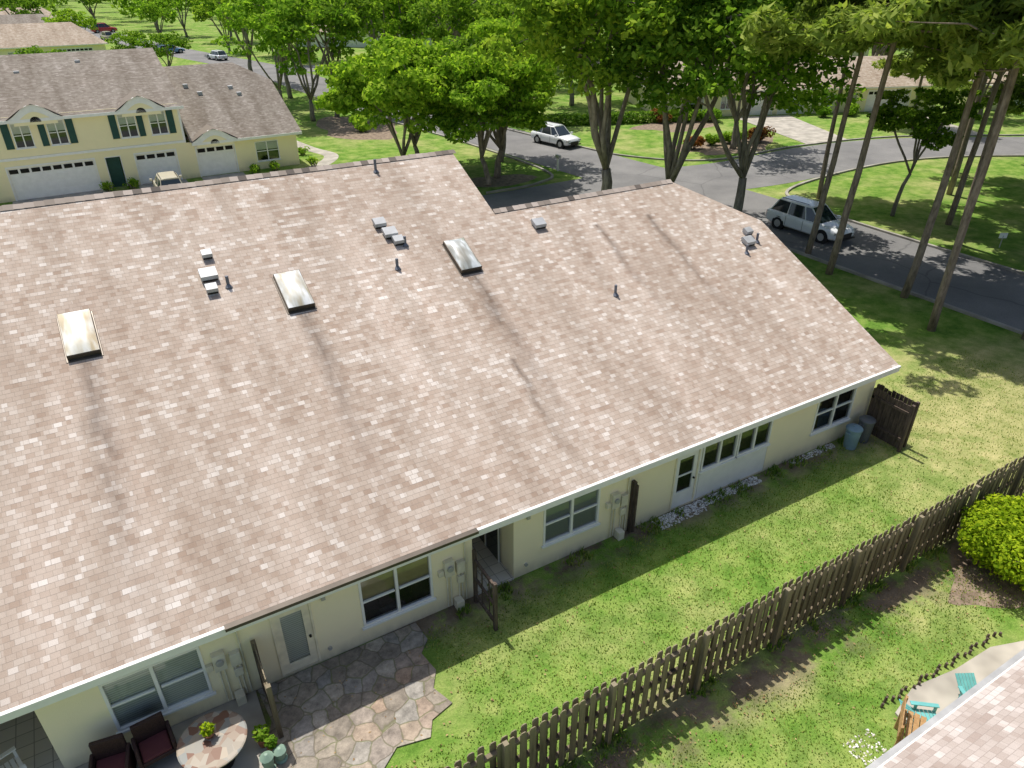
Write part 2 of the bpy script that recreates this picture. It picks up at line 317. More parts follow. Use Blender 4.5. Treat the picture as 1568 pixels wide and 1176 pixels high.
kb.make('kerb', [M_KERB])
m = MB()
for x0, x1 in ((-4.9, 0.9), (3.0, 6.3), (7.4, 10.5), (-14, -8)): m.quad((x0, 44.2, 0.006), (x1, 44.2, 0.006), (x1, 59.6, 0.006), (x0, 59.6, 0.006))
m.make('driveway', [M_CONC])
ribbon('sidewalk', [(13.5, 57.2), (16.2, 58.5), (18.2, 61.5), (17.4, 65), (16.6, 70)], 1.2, 0.010, M_CONC)
m = MB(); m.poly([(56.5, 44, 0.024), (61.5, 43.8, 0.024), (66.5, 55.0, 0.024), (60.6, 57.2, 0.024)]); m.poly([(70, 40.5, 0.024), (74.5, 38.2, 0.024), (80, 50.3, 0.024), (75.5, 52.0, 0.024)]); m.make('driveway', [M_CONC])
def blob(cx, cy, rx, ry, z, seed, n=26, amp=0.18):
    rr = random.Random(seed); ph = [rr.uniform(0, 6.28) for _ in range(4)]
    return [(cx+rx*math.cos(t)*(1+amp*math.sin(3*t+ph[0])+amp*.5*math.sin(7*t+ph[1])), cy+ry*math.sin(t)*(1+amp*math.sin(2*t+ph[2])+amp*.5*math.sin(5*t+ph[3])), z) for t in [6.2832*i/n for i in range(n)]]
m = MB(); m.poly(blob(50, 47.5, 5.5, 2.6, 0.005, 1)); m.poly(blob(53, 57, 5, 3, 0.005, 2)); m.poly(blob(26.5, 47.2, 2.6, 1.7, 0.005, 3)); m.poly(blob(18.5, 5.6, 2.0, 1.0, 0.004, 5)); m.poly(blob(24, 72, 3.5, 6, 0.005, 7)); m.make('mulch_bed', [M_SOIL])

# ------------------------------------------------------------------ roofs
def roof_slab(name, pts, parent, mat, side=None, th=0.14):
    P = [Vector(p) for p in pts]; nrm = Vector((0, 0, 0))
    for i in range(len(P)):
        a, b = P[i], P[(i+1) % len(P)]; nrm += a.cross(b)
    nrm.normalize()
    if nrm.z < 0: P.reverse(); nrm = -nrm
    up = Vector((-nrm.x, -nrm.y, 0)).normalized(); ac = Vector((up.y, -up.x, 0)); sl = math.sqrt(1-nrm.z**2)/nrm.z; k = math.sqrt(1+sl*sl)
    n = len(P); vs = [tuple(p) for p in P] + [tuple(p-Vector((0, 0, th))) for p in P]
    fs = [tuple(range(n)), tuple(range(n, 2*n))[::-1]] + [(i, i+n, (i+1) % n+n, (i+1) % n) for i in range(n)]
    me = bpy.data.meshes.new(name); me.from_pydata(vs, [], fs); me.materials.append(mat); me.materials.append(side or M_FASCIA)
    lay = me.uv_layers.new(name='UVMap'); o0 = 11.46 if abs(ac.x) > 0.99 else 0
    for p in me.polygons:
        p.material_index = 0 if p.index == 0 else 1
        for li in p.loop_indices:
            co = Vector(vs[me.loops[li].vertex_index]); lay.data[li].uv = (co.dot(ac), (co.dot(up)-(o0 if up.y > 0 else -o0))*k)
    me.update(); o = bpy.data.objects.new(name, me); scene.collection.objects.link(o); o.parent = parent; return o

def windowY(par, x0, x1, z0, z1, Y, fill='dark', panes=2, hung=True, frame=None, fw=0.06, s=-1):
    frame = frame or M_WHITE; mb = MB(); f = fw
    a, b = Y-0.03, Y+0.07
    mb.box(x0, x1, a, b, z0, z0+f); mb.box(x0, x1, a, b, z1-f, z1)
    mb.box(x0, x0+f, a, b, z0+f, z1-f); mb.box(x1-f, x1, a, b, z0+f, z1-f)
    w = (x1-x0)/panes
    for i in range(1, panes): mb.box(x0+w*i-f*.6, x0+w*i+f*.6, a, b, z0+f, z1-f)
    if hung:
        zm = (z0+z1)/2
        for i in range(panes): mb.box(x0+w*i+f, x0+w*(i+1)-f, a+.015, b-.02, zm-.025, zm+.025)
    mb.box(x0-.05, x1+.05, Y-0.07, Y-0.001, z0-.06, z0-.002)
    mb.make('window_frame', [frame], par, bevel=0.006)
    gl = MB(); gl.quad((x0, Y+.03, z0), (x1, Y+.03, z0), (x1, Y+.03, z1), (x0, Y+.03, z1)); gl.make('window_glass', [M_GLASS], par)
    bk = MB(); yb = Y+.14
    zm = (z0+z1)/2
    if fill == 'blinds':
        for i in range(panes): bk.quad((x0+w*i+.03, Y+.075, z0+.05), (x0+w*(i+1)-.03, Y+.075, z0+.05), (x0+w*(i+1)-.03, Y+.075, z1), (x0+w*i+.03, Y+.075, z1), 1)
    if fill == 'shade_refl':
        bk.quad((x0, Y+.075, zm), (x1, Y+.075, zm), (x1, Y+.075, z1), (x0, Y+.075, z1), 2)
    if fill == 'half':
        bk.quad((x0, Y+.08, zm+.1), (x1, Y+.08, zm+.1), (x1, Y+.08, z1), (x0, Y+.08, z1), 1)
    if fill == 'screen': bk.quad((x0, Y+.06, z0), (x1, Y+.06, z0), (x1, Y+.06, z1), (x0, Y+.06, z1), 3)
    bk.box(x0, x1, yb, yb+.6, z0, z1, 0)  # near-black box paints in the darkness of the unlit room behind
    bk.make('window_blind', [M_DARK, M_BLIND, M_SHADE_REFL, M_SCREEN], par)

def wallY(mb, x0, x1, z0, z1, Y, th, ops, mi=0):
    ops = sorted(ops); x = x0
    for (a, b, c, d) in ops:
        mb.box(x, a, Y, Y+th, z0, z1, mi)
        if c > z0: mb.box(a, b, Y, Y+th, z0, c, mi)
        if d < z1: mb.box(a, b, Y, Y+th, d, z1, mi)
        x = b
    mb.box(x, x1, Y, Y+th, z0, z1, mi)

# ================================================================== MAIN TOWNHOUSE
H = empty('townhouse_building')
p_ = 0.46; YE, ZE = 11.46, 2.57
def zr(y): return ZE+p_*(y-YE)
XL, XR = -24.0, 21.5
roof_slab('roof', [(XL, YE, ZE), (XR, YE, ZE), (XR, 18.15, zr(18.15)), (19.1, 20.8, zr(20.8)), (11.4, 20.8, zr(20.8)), (11.4, 23.8, zr(23.8)), (XL, 23.8, zr(23.8))], H, M_ROOF)
roof_slab('roof_front_wing', [(11.4, 20.8, zr(20.8)), (19.1, 20.8, zr(20.8)), (XR, 23.45, zr(18.15)), (XR, 30.14, ZE), (11.4, 30.14, ZE)], H, M_ROOF)
roof_slab('roof_hip', [(19.1, 20.8, zr(20.8)), (XR, 18.15, zr(18.15)), (XR, 23.45, zr(18.15))], H, M_ROOF)
roof_slab('roof_front', [(XL, 23.8, zr(23.8)), (11.4, 23.8, zr(23.8)), (11.4, 30.6, zr(17.0)), (XL, 30.6, zr(17.0))], H, M_ROOF)
WY = 11.864
OPS = [(-6.2, -3.42, 0.0, 2.1), (-2.35, -0.5, 0.52, 1.97), (0.95, 1.78, 0.08, 2.0), (2.9, 4.7, 0.55, 2.05), (5.8, 6.98, 0.0, 2.08), (7.87, 9.66, 0.76, 2.1), (12.32, 13.2, 0.06, 2.03), (13.32, 16.2, 0.06, 2.07), (18.22, 20.1, 0.75, 2.16)]
w = MB(); wallY(w, XL+.4, 21.1, 0, 2.62, WY, 0.2, OPS)
w.poly([(21.1, WY+.2, 0), (21.1, 29.74, 0), (21.1, 29.74, 2.6), (21.1, 23.4, 5.5), (21.1, 18.2, 5.5), (21.1, WY+.2, 2.6)])
w.poly([(11.1, 30.0, 0), (11.1, 20.9, 0), (11.1, 20.9, 6.6), (11.1, 23.8, 8.05), (11.1, 30.0, 5.3)])
w.box(XL+.4, 21.1, 29.74, 29.94, 0, 2.45); w.box(XL+.4, 11.1, 29.95, 30.1, 2.45, 5.1)
w.box(XL+.2, XL+.4, WY, 29.9, 0, 2.5)
w.make('walls', [M_WALL], H)
t = MB()
t.box(XL, XR, YE-.025, YE-.003, ZE-.19, ZE-.012)
t.box(XL, XR-.02, YE+.001, WY-.001, ZE-.19, ZE-.165)
for a_, b_ in ((XL, .05), (5.75, XR+.01)): t.box(a_, b_, YE-.045, YE-.027, ZE-.06, ZE+.012); t.box(a_, b_, YE-.027, YE+.03, ZE+.004, ZE+.012+.006)
t.make('eave_fascia', [M_WHITE], H)
t = MB(); t.box(0.05, 5.75, YE-.09, YE-.03, ZE-.05, ZE+.03); t.box(.05, 5.75, YE-.03, YE+.05, ZE+.022, ZE+.03); t.make('drip_edge', [M_BRONZE], H)
rc = MB(); x = XL
while x < 11.35:
    d = R.uniform(-.006, .01); rc.poly([(x, 23.8-.16, zr(23.64)+.03), (x+.26, 23.64, zr(23.64)+.02), (x+.26, 23.8, zr(23.8)+.05+d), (x, 23.8, zr(23.8)+.06+d)]); rc.poly([(x, 23.8, zr(23.8)+.06+d), (x+.26, 23.8, zr(23.8)+.05+d), (x+.26, 23.96, zr(23.64)+.02), (x, 23.96, zr(23.64)+.03)]); x += .25
x = 11.4
while x < 19.0:
    rc.poly([(x, 20.64, zr(20.64)+.03), (x+.26, 20.64, zr(20.64)+.02), (x+.26, 20.8, zr(20.8)+.05), (x, 20.8, zr(20.8)+.06)]); rc.poly([(x, 20.8, zr(20.8)+.06), (x+.26, 20.8, zr(20.8)+.05), (x+.26, 20.96, zr(20.64)+.02), (x, 20.96, zr(20.64)+.03)]); x += .25
k = NT('ridge_cap_shingles'); k.col(k.ramp(k.rnd(), [(0, (0.10, 0.085, 0.075)), (0.3, (0.30, 0.25, 0.21)), (1, (0.48, 0.41, 0.36))])); rc.make('ridge_caps', [k.m], H)
SL = math.atan(p_)
def onroof(x, y, up=0.0):
    return Matrix.Translation((x, y, zr(y))) @ Matrix.Rotation(SL, 4, 'X') @ Matrix.Translation((0, 0, up))
for si, (x0, x1, y0, y1) in enumerate([(-1.55, -0.82, 18.46, 19.75), (3.76, 4.5, 18.5, 19.75), (9.05, 9.76, 18.57, 19.8)]):
    M = onroof((x0+x1)/2, (y0+y1)/2); hw = (x1-x0)/2; hl = (y1-y0)/2*math.sqrt(1+p_*p_)
    s = MB()
    s.box(-hw, hw, -hl, -hl+.05, 0, .15, 0, M); s.box(-hw, hw, hl-.05, hl, 0, .15, 0, M); s.box(-hw, -hw+.05, -hl+.05, hl-.05, 0, .15, 0, M); s.box(hw-.05, hw, -hl+.05, hl-.05, 0, .15, 0, M)
    s.box(-hw-.04, hw+.04, -hl-.08, hl+.03, -.01, .012, 0, M)
    s.make('skylight_frame', [M_BRONZE], H, bevel=.01)
    d = MB(); n = 8; rows = []
    for i in range(n+1):
        for j in range(n+1):
            a, b = -1+2*i/n, -1+2*j/n; zz = .155+.12*(1-a**4)*(1-b**4)
            rows.append(tuple(M @ Vector((a*(hw-.015), b*(hl-.015), zz))))
    d.v = rows
    for i in range(n):
        for j in range(n): q = i*(n+1)+j; d.f.append((q, q+n+1, q+n+2, q+1)); d.m.append(0)
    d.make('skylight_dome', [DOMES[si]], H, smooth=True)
v = MB()
def boxvent(x, y, s=0.3):
    M = onroof(x, y)
    v.box(-s*.5, s*.5, -s*.35, s*.5, 0.0, .10, 0, M); v.prism([tuple(M @ Vector(q)) for q in [(-s*.62, -s*.6, .08), (-s*.62, s*.6, .10), (-s*.62, s*.45, .20), (-s*.62, -s*.5, .19)]], M.to_3x3() @ Vector((s*1.24, 0, 0)), 0)
    v.box(-s*.55, s*.55, -s*.62, -s*.605, .03, .09, 1, M)
def pipe(x, y, h=0.35, r=0.045):
    z = zr(y); v.cyl((x, y, z-.05), (x, y, z+h), r, mi=2); v.cyl((x, y-.02, z-.03), (x, y, z+.06), r*2.4, r*1.1, mi=2)
boxvent(2.3, 20.9, .22); boxvent(2.15, 20.2, .36); boxvent(2.1, 19.7, .24); pipe(2.55, 19.75, .3)
boxvent(7.45, 21.0, .3); boxvent(7.6, 20.55, .34); boxvent(7.72, 20.2, .26); pipe(7.9, 20.05, .28); pipe(7.28, 19.25, .3)
boxvent(12.6, 19.85, .34); boxvent(20.0, 17.35, .34); boxvent(20.35, 17.75, .25); pipe(20.45, 17.3, .32); pipe(19.6, 16.95, .3)
pipe(13.5, 16.6, .33); pipe(8.34, 23.3, .4); boxvent(-4.0, 20.5, .34); boxvent(-9.0, 20.5, .34)
v.make('roof_vents', [M_VENT, M_BLACK, M_LEAD], H, bevel=.006)
windowY(H, -2.35, -0.5, .52, 1.97, WY, 'blinds'); windowY(H, 2.9, 4.7, .55, 2.05, WY, 'shade_refl'); windowY(H, 7.87, 9.66, .76, 2.1, WY, 'screen'); windowY(H, 18.22, 20.1, .75, 2.16, WY, 'dark')
windowY(H, 13.34, 14.75, 1.1, 2.05, WY, 'dark', hung=False); windowY(H, 14.79, 16.18, 1.1, 2.05, WY, 'dark', hung=False)
t = MB(); t.box(13.34, 16.18, WY+.0, WY+.06, .07, 1.03); t.box(13.22, 13.30, WY-.02, WY+.05, .06, 2.03); t.make('porch_panel', [M_WHITE], H)
def door(x0, x1, z0, z1, mat, gfill, gx=.16, gz0=.25, gz1=.14):
    d = MB(); a, b = WY+.0, WY+.05
    d.box(x0, x1, a, b, z0, z0+gz0); d.box(x0, x1, a, b, z1-gz1, z1); d.box(x0, x0+gx, a, b, z0+gz0, z1-gz1); d.box(x1-gx, x1, a, b, z0+gz0, z1-gz1)
    d.cyl((x1-.08, a-.05, (z0+z1)/2-.05), (x1-.08, a, (z0+z1)/2-.05), .03, mi=1)
    d.box(x0-.05, x0-.002, WY-.03, WY+.06, z0, z1+.05, 2); d.box(x1+.002, x1+.05, WY-.03, WY+.06, z0, z1+.05, 2); d.box(x0-.002, x1+.002, WY-.03, WY+.06, z1+.002, z1+.05, 2)
    d.box(x0+gx, x1-gx, b+.01, b+.02, z0+gz0, z1-gz1, 3)
    d.box(x0-.05, x1+.05, WY+.12, WY+.5, z0, z1, 4)
    d.make('door', [mat, M_BLACK, M_CREAMD, gfill, M_DARK], H)
    gl = MB(); gl.quad((x0+gx, WY+.03, z0+gz0), (x1-gx, WY+.03, z0+gz0), (x1-gx, WY+.03, z1-gz1), (x0+gx, WY+.03, z1-gz1)); gl.make('door_glass', [M_GLASS], H)
door(.97, 1.76, .09, 1.98, M_CREAMD, M_BLIND); door(12.35, 13.18, .07, 2.0, M_WHITE, M_DARK, .14, .55, .18)
t = MB(); zz = 1.05; t.box(12.49, 13.04, WY+.01, WY+.045, 1.18, 1.23); t.make('door_rail', [M_WHITE], H)
def porch(x0, x1, dep, slider):
    q = MB(); y0 = WY+.2; y1 = WY+dep
    q.box(x0-.12, x0, y0, y1, 0, 2.4); q.box(x1, x1+.12, y0, y1, 0, 2.4); q.box(x0-.12, x1+.12, y1, y1+.1, 0, 2.4); q.box(x0, x1, y0, y1, 2.1, 2.3)
    q.make('porch_walls', [M_WALL], H)
    f = MB(); f.box(x0, x1, WY-.02, y1, .0, .06); f.make('porch_floor', [M_TILE], H)
    s = MB()
    if slider == 'right':
        s.box(x1-.06, x1-.01, y0+.5, y1-.1, .07, 2.0, 1); s.box(x1-.08, x1-.061, y0+.44, y0+.5, .07, 2.0); s.box(x1-.08, x1-.061, (y0+y1)/2+.2, (y0+y1)/2+.26, .07, 2.0); s.box(x1-.08, x1-.061, y0+.5, y1, 1.94, 2.0)
    else:
        s.box(x0+.3, x1-.3, y1-.06, y1-.01, .07, 2.0, 1)
        for xx in (x0+.3, (x0+x1)/2, x1-.36): s.box(xx, xx+.06, y1-.08, y1-.061, .07, 2.0)
    s.make('sliding_door', [M_WHITE, M_CARG], H)
porch(5.8, 6.98, 2.2, 'right'); porch(-6.2, -3.42, 2.4, 'back')
u = MB()
for x in (-.22, 5.12, 10.15):
    y = WY
    u.box(x-.13, x+.13, y-.14, y, 1.15, 1.62); u.cyl((x+.0, y-.15, 1.42), (x, y-.20, 1.42), .08, mi=1, n=14); u.box(x+.2, x+.42, y-.12, y, 1.1, 1.45); u.box(x+.22, x+.4, y-.10, y, .75, .98)
    for dx in (-.05, .05, .27, .36, .46): u.cyl((x+dx, y-.04, .08), (x+dx, y-.04, 1.16 if dx < .4 else 2.3), .022, mi=0, n=8)
    u.box(x-.28, x-.14, y-.1, y, 1.2, 1.36)
    u.box(x+.1, x+.3, y-.25, y-.02, .0, .28)
u.make('utility_meter', [M_BOXG, M_GREY], H, bevel=.008)
t = MB()
for x in (2.05, 7.35): t.box(x, x+.09, WY-.06, WY, 1.9, 2.02); t.cyl((x-.0, WY-.05, .35), (x, WY-.0, .35), .05, n=8)
t.make('wall_lamp', [M_GREY], H)
# ------------------------------------------------------------------ fences
def fence(name, X0, X1, Y, h, seed):
    rr = random.Random(seed); f = MB(); x = X0; i = 0
    while x < X1:
        for side in (0, 1):
            xx = x+side*.115+rr.uniform(-.01, .01); wd = .14+rr.uniform(-.012, .004); hh = h+rr.uniform(-.04, .03)+.03*math.sin(xx*.7); y = Y-.065+side*.11
            if rr.random() < .012: continue
            tl = rr.uniform(-.03, .03)
            f.prism([(xx, y, .04), (xx+wd, y, .04), (xx+wd+tl, y, hh-.04), (xx+wd*.78+tl, y, hh), (xx+wd*.22+tl, y, hh), (xx+tl, y, hh-.04)], (0, .018, 0))
        x += .23; i += 1
    for z in (.35, .95, 1.5): f.box(X0, X1, Y-.045, Y+.042, z, z+.085)
    x = X0+.4
    while x < X1: f.box(x, x+.1, Y-.165, Y-.066, 0, h+.05); x += 2.44
    f.make(name, [M_WOOD])
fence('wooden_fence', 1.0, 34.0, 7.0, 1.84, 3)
def panel(X, y0, y1, h, seed, mat, n=None):
    rr = random.Random(seed); f = MB(); y = y0
    while y < y1: f.box(X-.01, X+.012, y, min(y+.13, y1), .08, h+rr.uniform(-.04, .04)); y += .145
    f.box(X-.05, X-.012, y0, y1, .4, .5); f.box(X-.05, X-.012, y0, y1, h-.35, h-.25); f.box(X-.05, X+.05, y0-.1, y0, 0, h+.05); f.box(X-.05, X+.05, y1-.1, y1-.001, 0, h)
    f.make('privacy_fence_panel', [mat])
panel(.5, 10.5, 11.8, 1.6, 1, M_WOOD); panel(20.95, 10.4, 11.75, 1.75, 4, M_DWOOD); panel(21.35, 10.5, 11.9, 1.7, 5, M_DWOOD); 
f = MB()
f.box(5.72, 5.8, 10.6, 10.7, 0, 1.55); f.box(5.72, 5.8, 11.62, 11.72, 0, 1.75)
for y in (10.92, 11.28): f.box(5.75, 5.77, y, y+.04, .2, 1.45)
f.box(5.73, 5.79, 10.7, 11.62, 1.4, 1.48); f.box(5.73, 5.79, 10.7, 11.62, .2, .28); f.box(5.73, 5.79, 10.7, 11.62, .8, .86); f.make('garden_gate', [M_DWOOD])
f = MB(); f.box(10.72, 10.82, 11.72, 11.85, 0, 1.8); f.box(10.74, 10.80, 11.62, 11.72, .1, 1.75); f.make('fence_post', [M_DWOOD])

# ------------------------------------------------------------------ patio etc
m = MB(); out = [(0.35, 11.83), (4.15, 11.8), (4.2, 11.2), (3.9, 10.9), (4.0, 10.3), (3.75, 9.9), (3.95, 9.35), (3.4, 9.2), (3.2, 8.85), (2.5, 9.0), (1.9, 8.55), (1.2, 8.7), (.6, 8.4), (.3, 9.0), (-.1, 9.6), (0.2, 10.4), (.42, 10.9)]
m.prism([(x, y, 0.0) for x, y in out], (0, 0, .035)); m.make('flagstone_patio', [M_FLAG])
m = MB(); m.prism([(-7, 11.85, 0), (-7, 9.3, 0), (-.3, 9.3, 0), (.3, 10.2, 0), (.3, 11.85, 0)][::-1], (0, 0, .03)); m.make('patio_slab', [M_CONC])
m = MB(); rr = random.Random(5)
def pebbles(m, x0, x1, y0, y1, n, s0, s1):
    for _ in range(n):
        x = rr.uniform(x0, x1); y = rr.uniform(y0, y1); s = rr.uniform(s0, s1); a = rr.uniform(0, 3)
        M = Matrix.Translation((x, y, s*.15)) @ Matrix.Rotation(a, 4, 'Z') @ Matrix.Rotation(rr.uniform(-.4, .4), 4, 'X')
        m.loft([[tuple(M @ Vector((s*r*math.cos(t), s*r*.8*math.sin(t), z*s))) for t in (0, 1.05, 2.1, 3.14, 4.2, 5.2)] for r, z in ((.6, -.4), (1, 0), (.5, .45))])
pebbles(m, 11.6, 15.8, 11.5, 11.82, 900, .018, .042); pebbles(m, 11.6, 13.4, 11.35, 11.55, 150, .018, .04); pebbles(m, 17.3, 19.4, 11.58, 11.82, 240, .016, .038); pebbles(m, 10.5, 11.3, 3.7, 4.4, 120, .015, .035)
m.make('gravel', [M_GRAV])
m = MB(); m.prism([(11.9, 3.1, 0), (17.5, 3.1, 0), (17.5, 3.6, 0), (15.6, 4.25, 0), (14.3, 4.3, 0), (13.0, 4.5, 0), (12.1, 4.3, 0)], (0, 0, .05)); m.make('concrete_slab', [M_CONC])
m = MB()
for i in range(26):
    t_ = i/25; x = 12.0+4.2*t_; y = 4.55-.15*t_+.05*math.sin(i*1.7); m.cyl((x, y, 0), (x+rr.uniform(-.02, .02), y, rr.uniform(.1, .16)), .035, .03, n=8)
m.make('border_edging', [M_DWOOD])
def bin_(name, x, y, mat, h=.85, r=.27):
    b = MB(); ring = lambda rr_, z: [(x+rr_*math.cos(t)*(1 if True else 1), y+rr_*math.sin(t), z) for t in [6.2832*i/20 for i in range(20)]]
    b.loft([ring(r*.8, 0), ring(r*.95, h*.7), ring(r, h), ring(r*1.08, h), ring(r*1.08, h+.05), ring(r*.9, h+.09), ring(r*.3, h+.12)])
    b.box(x-.07, x+.07, y-.02, y+.02, h+.11, h+.15); b.box(x+r*1.0, x+r*1.22, y-.08, y+.08, h-.12, h-.06); b.box(x-r*1.22, x-r*1.0, y-.08, y+.08, h-.12, h-.06)
    b.make(name, [mat], smooth=False, bevel=.01)
bin_('trash_bin', 19.75, 11.35, M_BIN, .72, .25); bin_('trash_bin', 20.45, 11.4, M_BIN2, .8, .25)
t = MB(); cx, cy = -.72, 10.5
def ringz(cx, cy, r, z, n=32): return [(cx+r*math.cos(6.2832*i/n), cy+r*math.sin(6.2832*i/n), z) for i in range(n)]
t.loft([ringz(0, 0, .62, .70), ringz(0, 0, .66, .71), ringz(0, 0, .66, .74), ringz(0, 0, .63, .75)], 0)
t.cyl((0, 0, .05), (0, 0, .70), .07, mi=1, n=12); t.cyl((0, 0, .02), (0, 0, .06), .3, .1, mi=1, n=16)
for i in range(4): a = i*1.57; t.cyl((.1*math.cos(a), .1*math.sin(a), .5), (.5*math.cos(a), .5*math.sin(a), .69), .02, mi=1)
t.make('round_patio_table', [M_TTOP, M_BLACK], loc=(cx, cy, .03))
def leafcloud(name, mat, centers, per, size, seed, flat=1.0, parent=None, elong=1.0, loc=(0,0,0)):
    rg = np.random.default_rng(seed); V = []
    for (c, r) in centers:
        n = max(4, int(per*r[0]**2)); d = rg.normal(size=(n, 3)); d /= np.linalg.norm(d, axis=1)[:, None]
        q = d*(rg.uniform(.45, 1.0, (n, 1))**.5)*np.array(r)+np.array(c)
        V.append(quads(rg, q, size, elong, d))
    return np.concatenate(V)
def quads(rg, q, size, elong=1.0, d=None):
    n = len(q); a = rg.normal(size=(n, 3))
    if d is not None: nrm = d*.6+rg.normal(size=(n, 3))*.6+np.array([0, 0, .55])
    else: nrm = rg.normal(size=(n, 3))
    nrm /= np.linalg.norm(nrm, axis=1)[:, None]+1e-9
    a -= nrm*(a*nrm).sum(1)[:, None]; a /= np.linalg.norm(a, axis=1)[:, None]+1e-9; b = np.cross(nrm, a)
    s = size*rg.uniform(.6, 1.3, (n, 1)); a = a*s*elong; b = b*s*.55
    return np.stack([q-a, q+b*1.0, q+a, q-b*1.0], 1).reshape(-1, 3)
def leafmesh(name, LV, mats, wood=None, link=True):
    nv = len(LV); nq = nv//4; wv = np.array(wood.v, dtype=float).reshape(-1, 3) if wood and wood.v else np.zeros((0, 3))
    me = bpy.data.meshes.new(name); allv = np.concatenate([LV, wv]); wf = wood.f if wood else []
    loops = np.concatenate([np.arange(nv), np.array([i+nv for f in wf for i in f], dtype=int)]) if wf else np.arange(nv)
    tot = np.concatenate([np.full(nq, 4), np.array([len(f) for f in wf], dtype=int)]) if wf else np.full(nq, 4)
    st = np.concatenate([[0], np.cumsum(tot)[:-1]])
    me.vertices.add(len(allv)); me.vertices.foreach_set('co', allv.ravel()); me.loops.add(len(loops)); me.loops.foreach_set('vertex_index', loops.astype(np.int32))
    me.polygons.add(len(tot)); me.polygons.foreach_set('loop_start', st.astype(np.int32)); me.polygons.foreach_set('loop_total', tot.astype(np.int32))
    for m_ in mats: me.materials.append(m_)
    me.polygons.foreach_set('material_index', np.concatenate([np.zeros(nq), np.ones(len(wf))]).astype(np.int32))
    me.update(calc_edges=True); me.validate(); return me
def place(name, me, loc, s=1.0, rz=0.0, sz=None):
    o = bpy.data.objects.new(name, me); scene.collection.objects.link(o); o.location = loc; o.scale = (s, s, sz or s); o.rotation_euler = (0, 0, rz); return o
def pot(name, x, y, z, r, lm, seed, hh=.25):
    w_ = MB(); w_.loft([ringz(0, 0, r*.7, 0, 14), ringz(0, 0, r, hh, 14), ringz(0, 0, r*1.12, hh, 14), ringz(0, 0, r*1.12, hh+.03, 14), ringz(0, 0, r*.8, hh+.02, 14)])
    lv = leafcloud('', None, [((0, 0, hh+.14), (r*1.3, r*1.3, .14))], 160/(r*1.3)**2, .045, seed)
    place(name, leafmesh(name, lv, [lm, M_TERRA], w_), (x, y, z))
pot('potted_plant', -.75, 10.6, .78, .1, M_BUSH, 1, .1); pot('potted_plant', .15, 10.45, .03, .13, M_LEAFB, 2); pot('potted_plant', .28, 10.15, .03, .1, M_LEAFB, 3)
M_CUSH = plain('burgundy_cushion', (.12, .035, .04), .8)
def wicker(x, y, rz):
    c = MB(); c.box(-.3, .3, -.28, .28, .30, .40); c.box(-.3, .3, .24, .33, .40, .92); c.box(-.36, -.29, -.3, .3, .05, .62); c.box(.29, .36, -.3, .3, .05, .62)
    for a in (-.32, .32):
        for b in (-.27, .27): c.box(a-.03, a+.03, b-.03, b+.03, 0, .3)
    c.box(-.27, .27, -.26, .23, .40, .47, 1); c.make('wicker_armchair', [M_WICK, M_CUSH], bevel=.02, loc=(x, y, .03), rz=rz)
wicker(-1.75, 11.2, .1); wicker(-2.55, 11.15, -.15)
c = MB()
for i in range(8): c.box(-.28+i*.07, -.23+i*.07, .25, .29, .3, .95)
for i in range(6): c.box(-.3, .3, -.28+i*.09, -.21+i*.09, .36, .39)
for a in (-.3, .26):
    for b in (-.28, .24): c.box(a, a+.05, b, b+.05, 0, .6)
    c.box(a-.02, a+.07, -.3, .3, .6, .63)
c.make('white_garden_chair', [M_WHITE], loc=(-4.3, 12.0, .06), rz=1.9)
def lantern(x, y, h):
    l = MB(); l.loft([ringz(0, 0, .13, 0, 12), ringz(0, 0, .13, .04, 12), ringz(0, 0, .09, .06, 12), ringz(0, 0, .12, h*.5, 12), ringz(0, 0, .10, h*.8, 12), ringz(0, 0, .14, h*.82, 12), ringz(0, 0, .03, h, 12)])
    l.make('garden_lantern', [M_GREENP], loc=(x, y, .02))
lantern(.12, 9.85, .5); lantern(.38, 9.95, .36)
N2 = empty('neighbour_house')
roof_slab('roof', [(5.0, 3.0, 2.6), (34, 3.0, 2.6), (34, -5, 6.2), (5.0, -5, 6.2)], N2, M_ROOF_P)
roof_slab('roof_back', [(5.0, -5, 6.2), (34, -5, 6.2), (34, -13, 2.6), (5.0, -13, 2.6)], N2, M_ROOF_P)
w = MB(); w.box(5.4, 33.6, -12.6, 2.55, 0, 2.45); w.make('walls', [M_WALL], N2)
t = MB(); t.box(5.0, 34, 3.003, 3.03, 2.42, 2.59); t.box(5.0, 34, 3.035, 3.13, 2.47, 2.58, 1); t.make('gutter', [M_FASCIA, M_GREY], N2)
def lounger(x, y, rz, sc):
    c = MB()
    for i in range(6): c.box(-.28+i*.095, -.20+i*.095, 0, .02, 0, .6, 0, Matrix.Translation((0, .25, .30)) @ Matrix.Rotation(rad(-55), 4, 'X'))
    for i in range(5): c.box(-.28, .28, -.3+i*.11, -.21+i*.11, .30, .32)
    for a in (-.33, .27):
        c.box(a, a+.06, -.33, -.27, 0, .5); c.box(a, a+.06, .2, .26, 0, .5); c.box(a-.03, a+.09, -.36, .4, .5, .525)
    c.make('adirondack_chair', [M_TEAL], loc=(x, y, .05), rz=rz, sc=sc)
lounger(12.35, 3.8, .9, .75); lounger(13.6, 3.5, -.5, .75)
c = MB()
for i in range(4): c.box(0, .9, i*.12, i*.12+.1, .55, .58)
for a in (.03, .8):
    for b in (.02, .38): c.box(a, a+.06, b, b+.06, 0, .55)
    c.box(a, a+.05, .02, .44, .5, .549)
for i in range(3): c.box(0, .9, .47, .49, .65+i*.13, .75+i*.13)
c.box(.03, .09, .44, .47, 0, 1.0); c.box(.8, .86, .44, .47, 0, 1.0)
c.make('wooden_bench', [M_OWOOD], loc=(11.3, 3.3, 0), rz=.5)

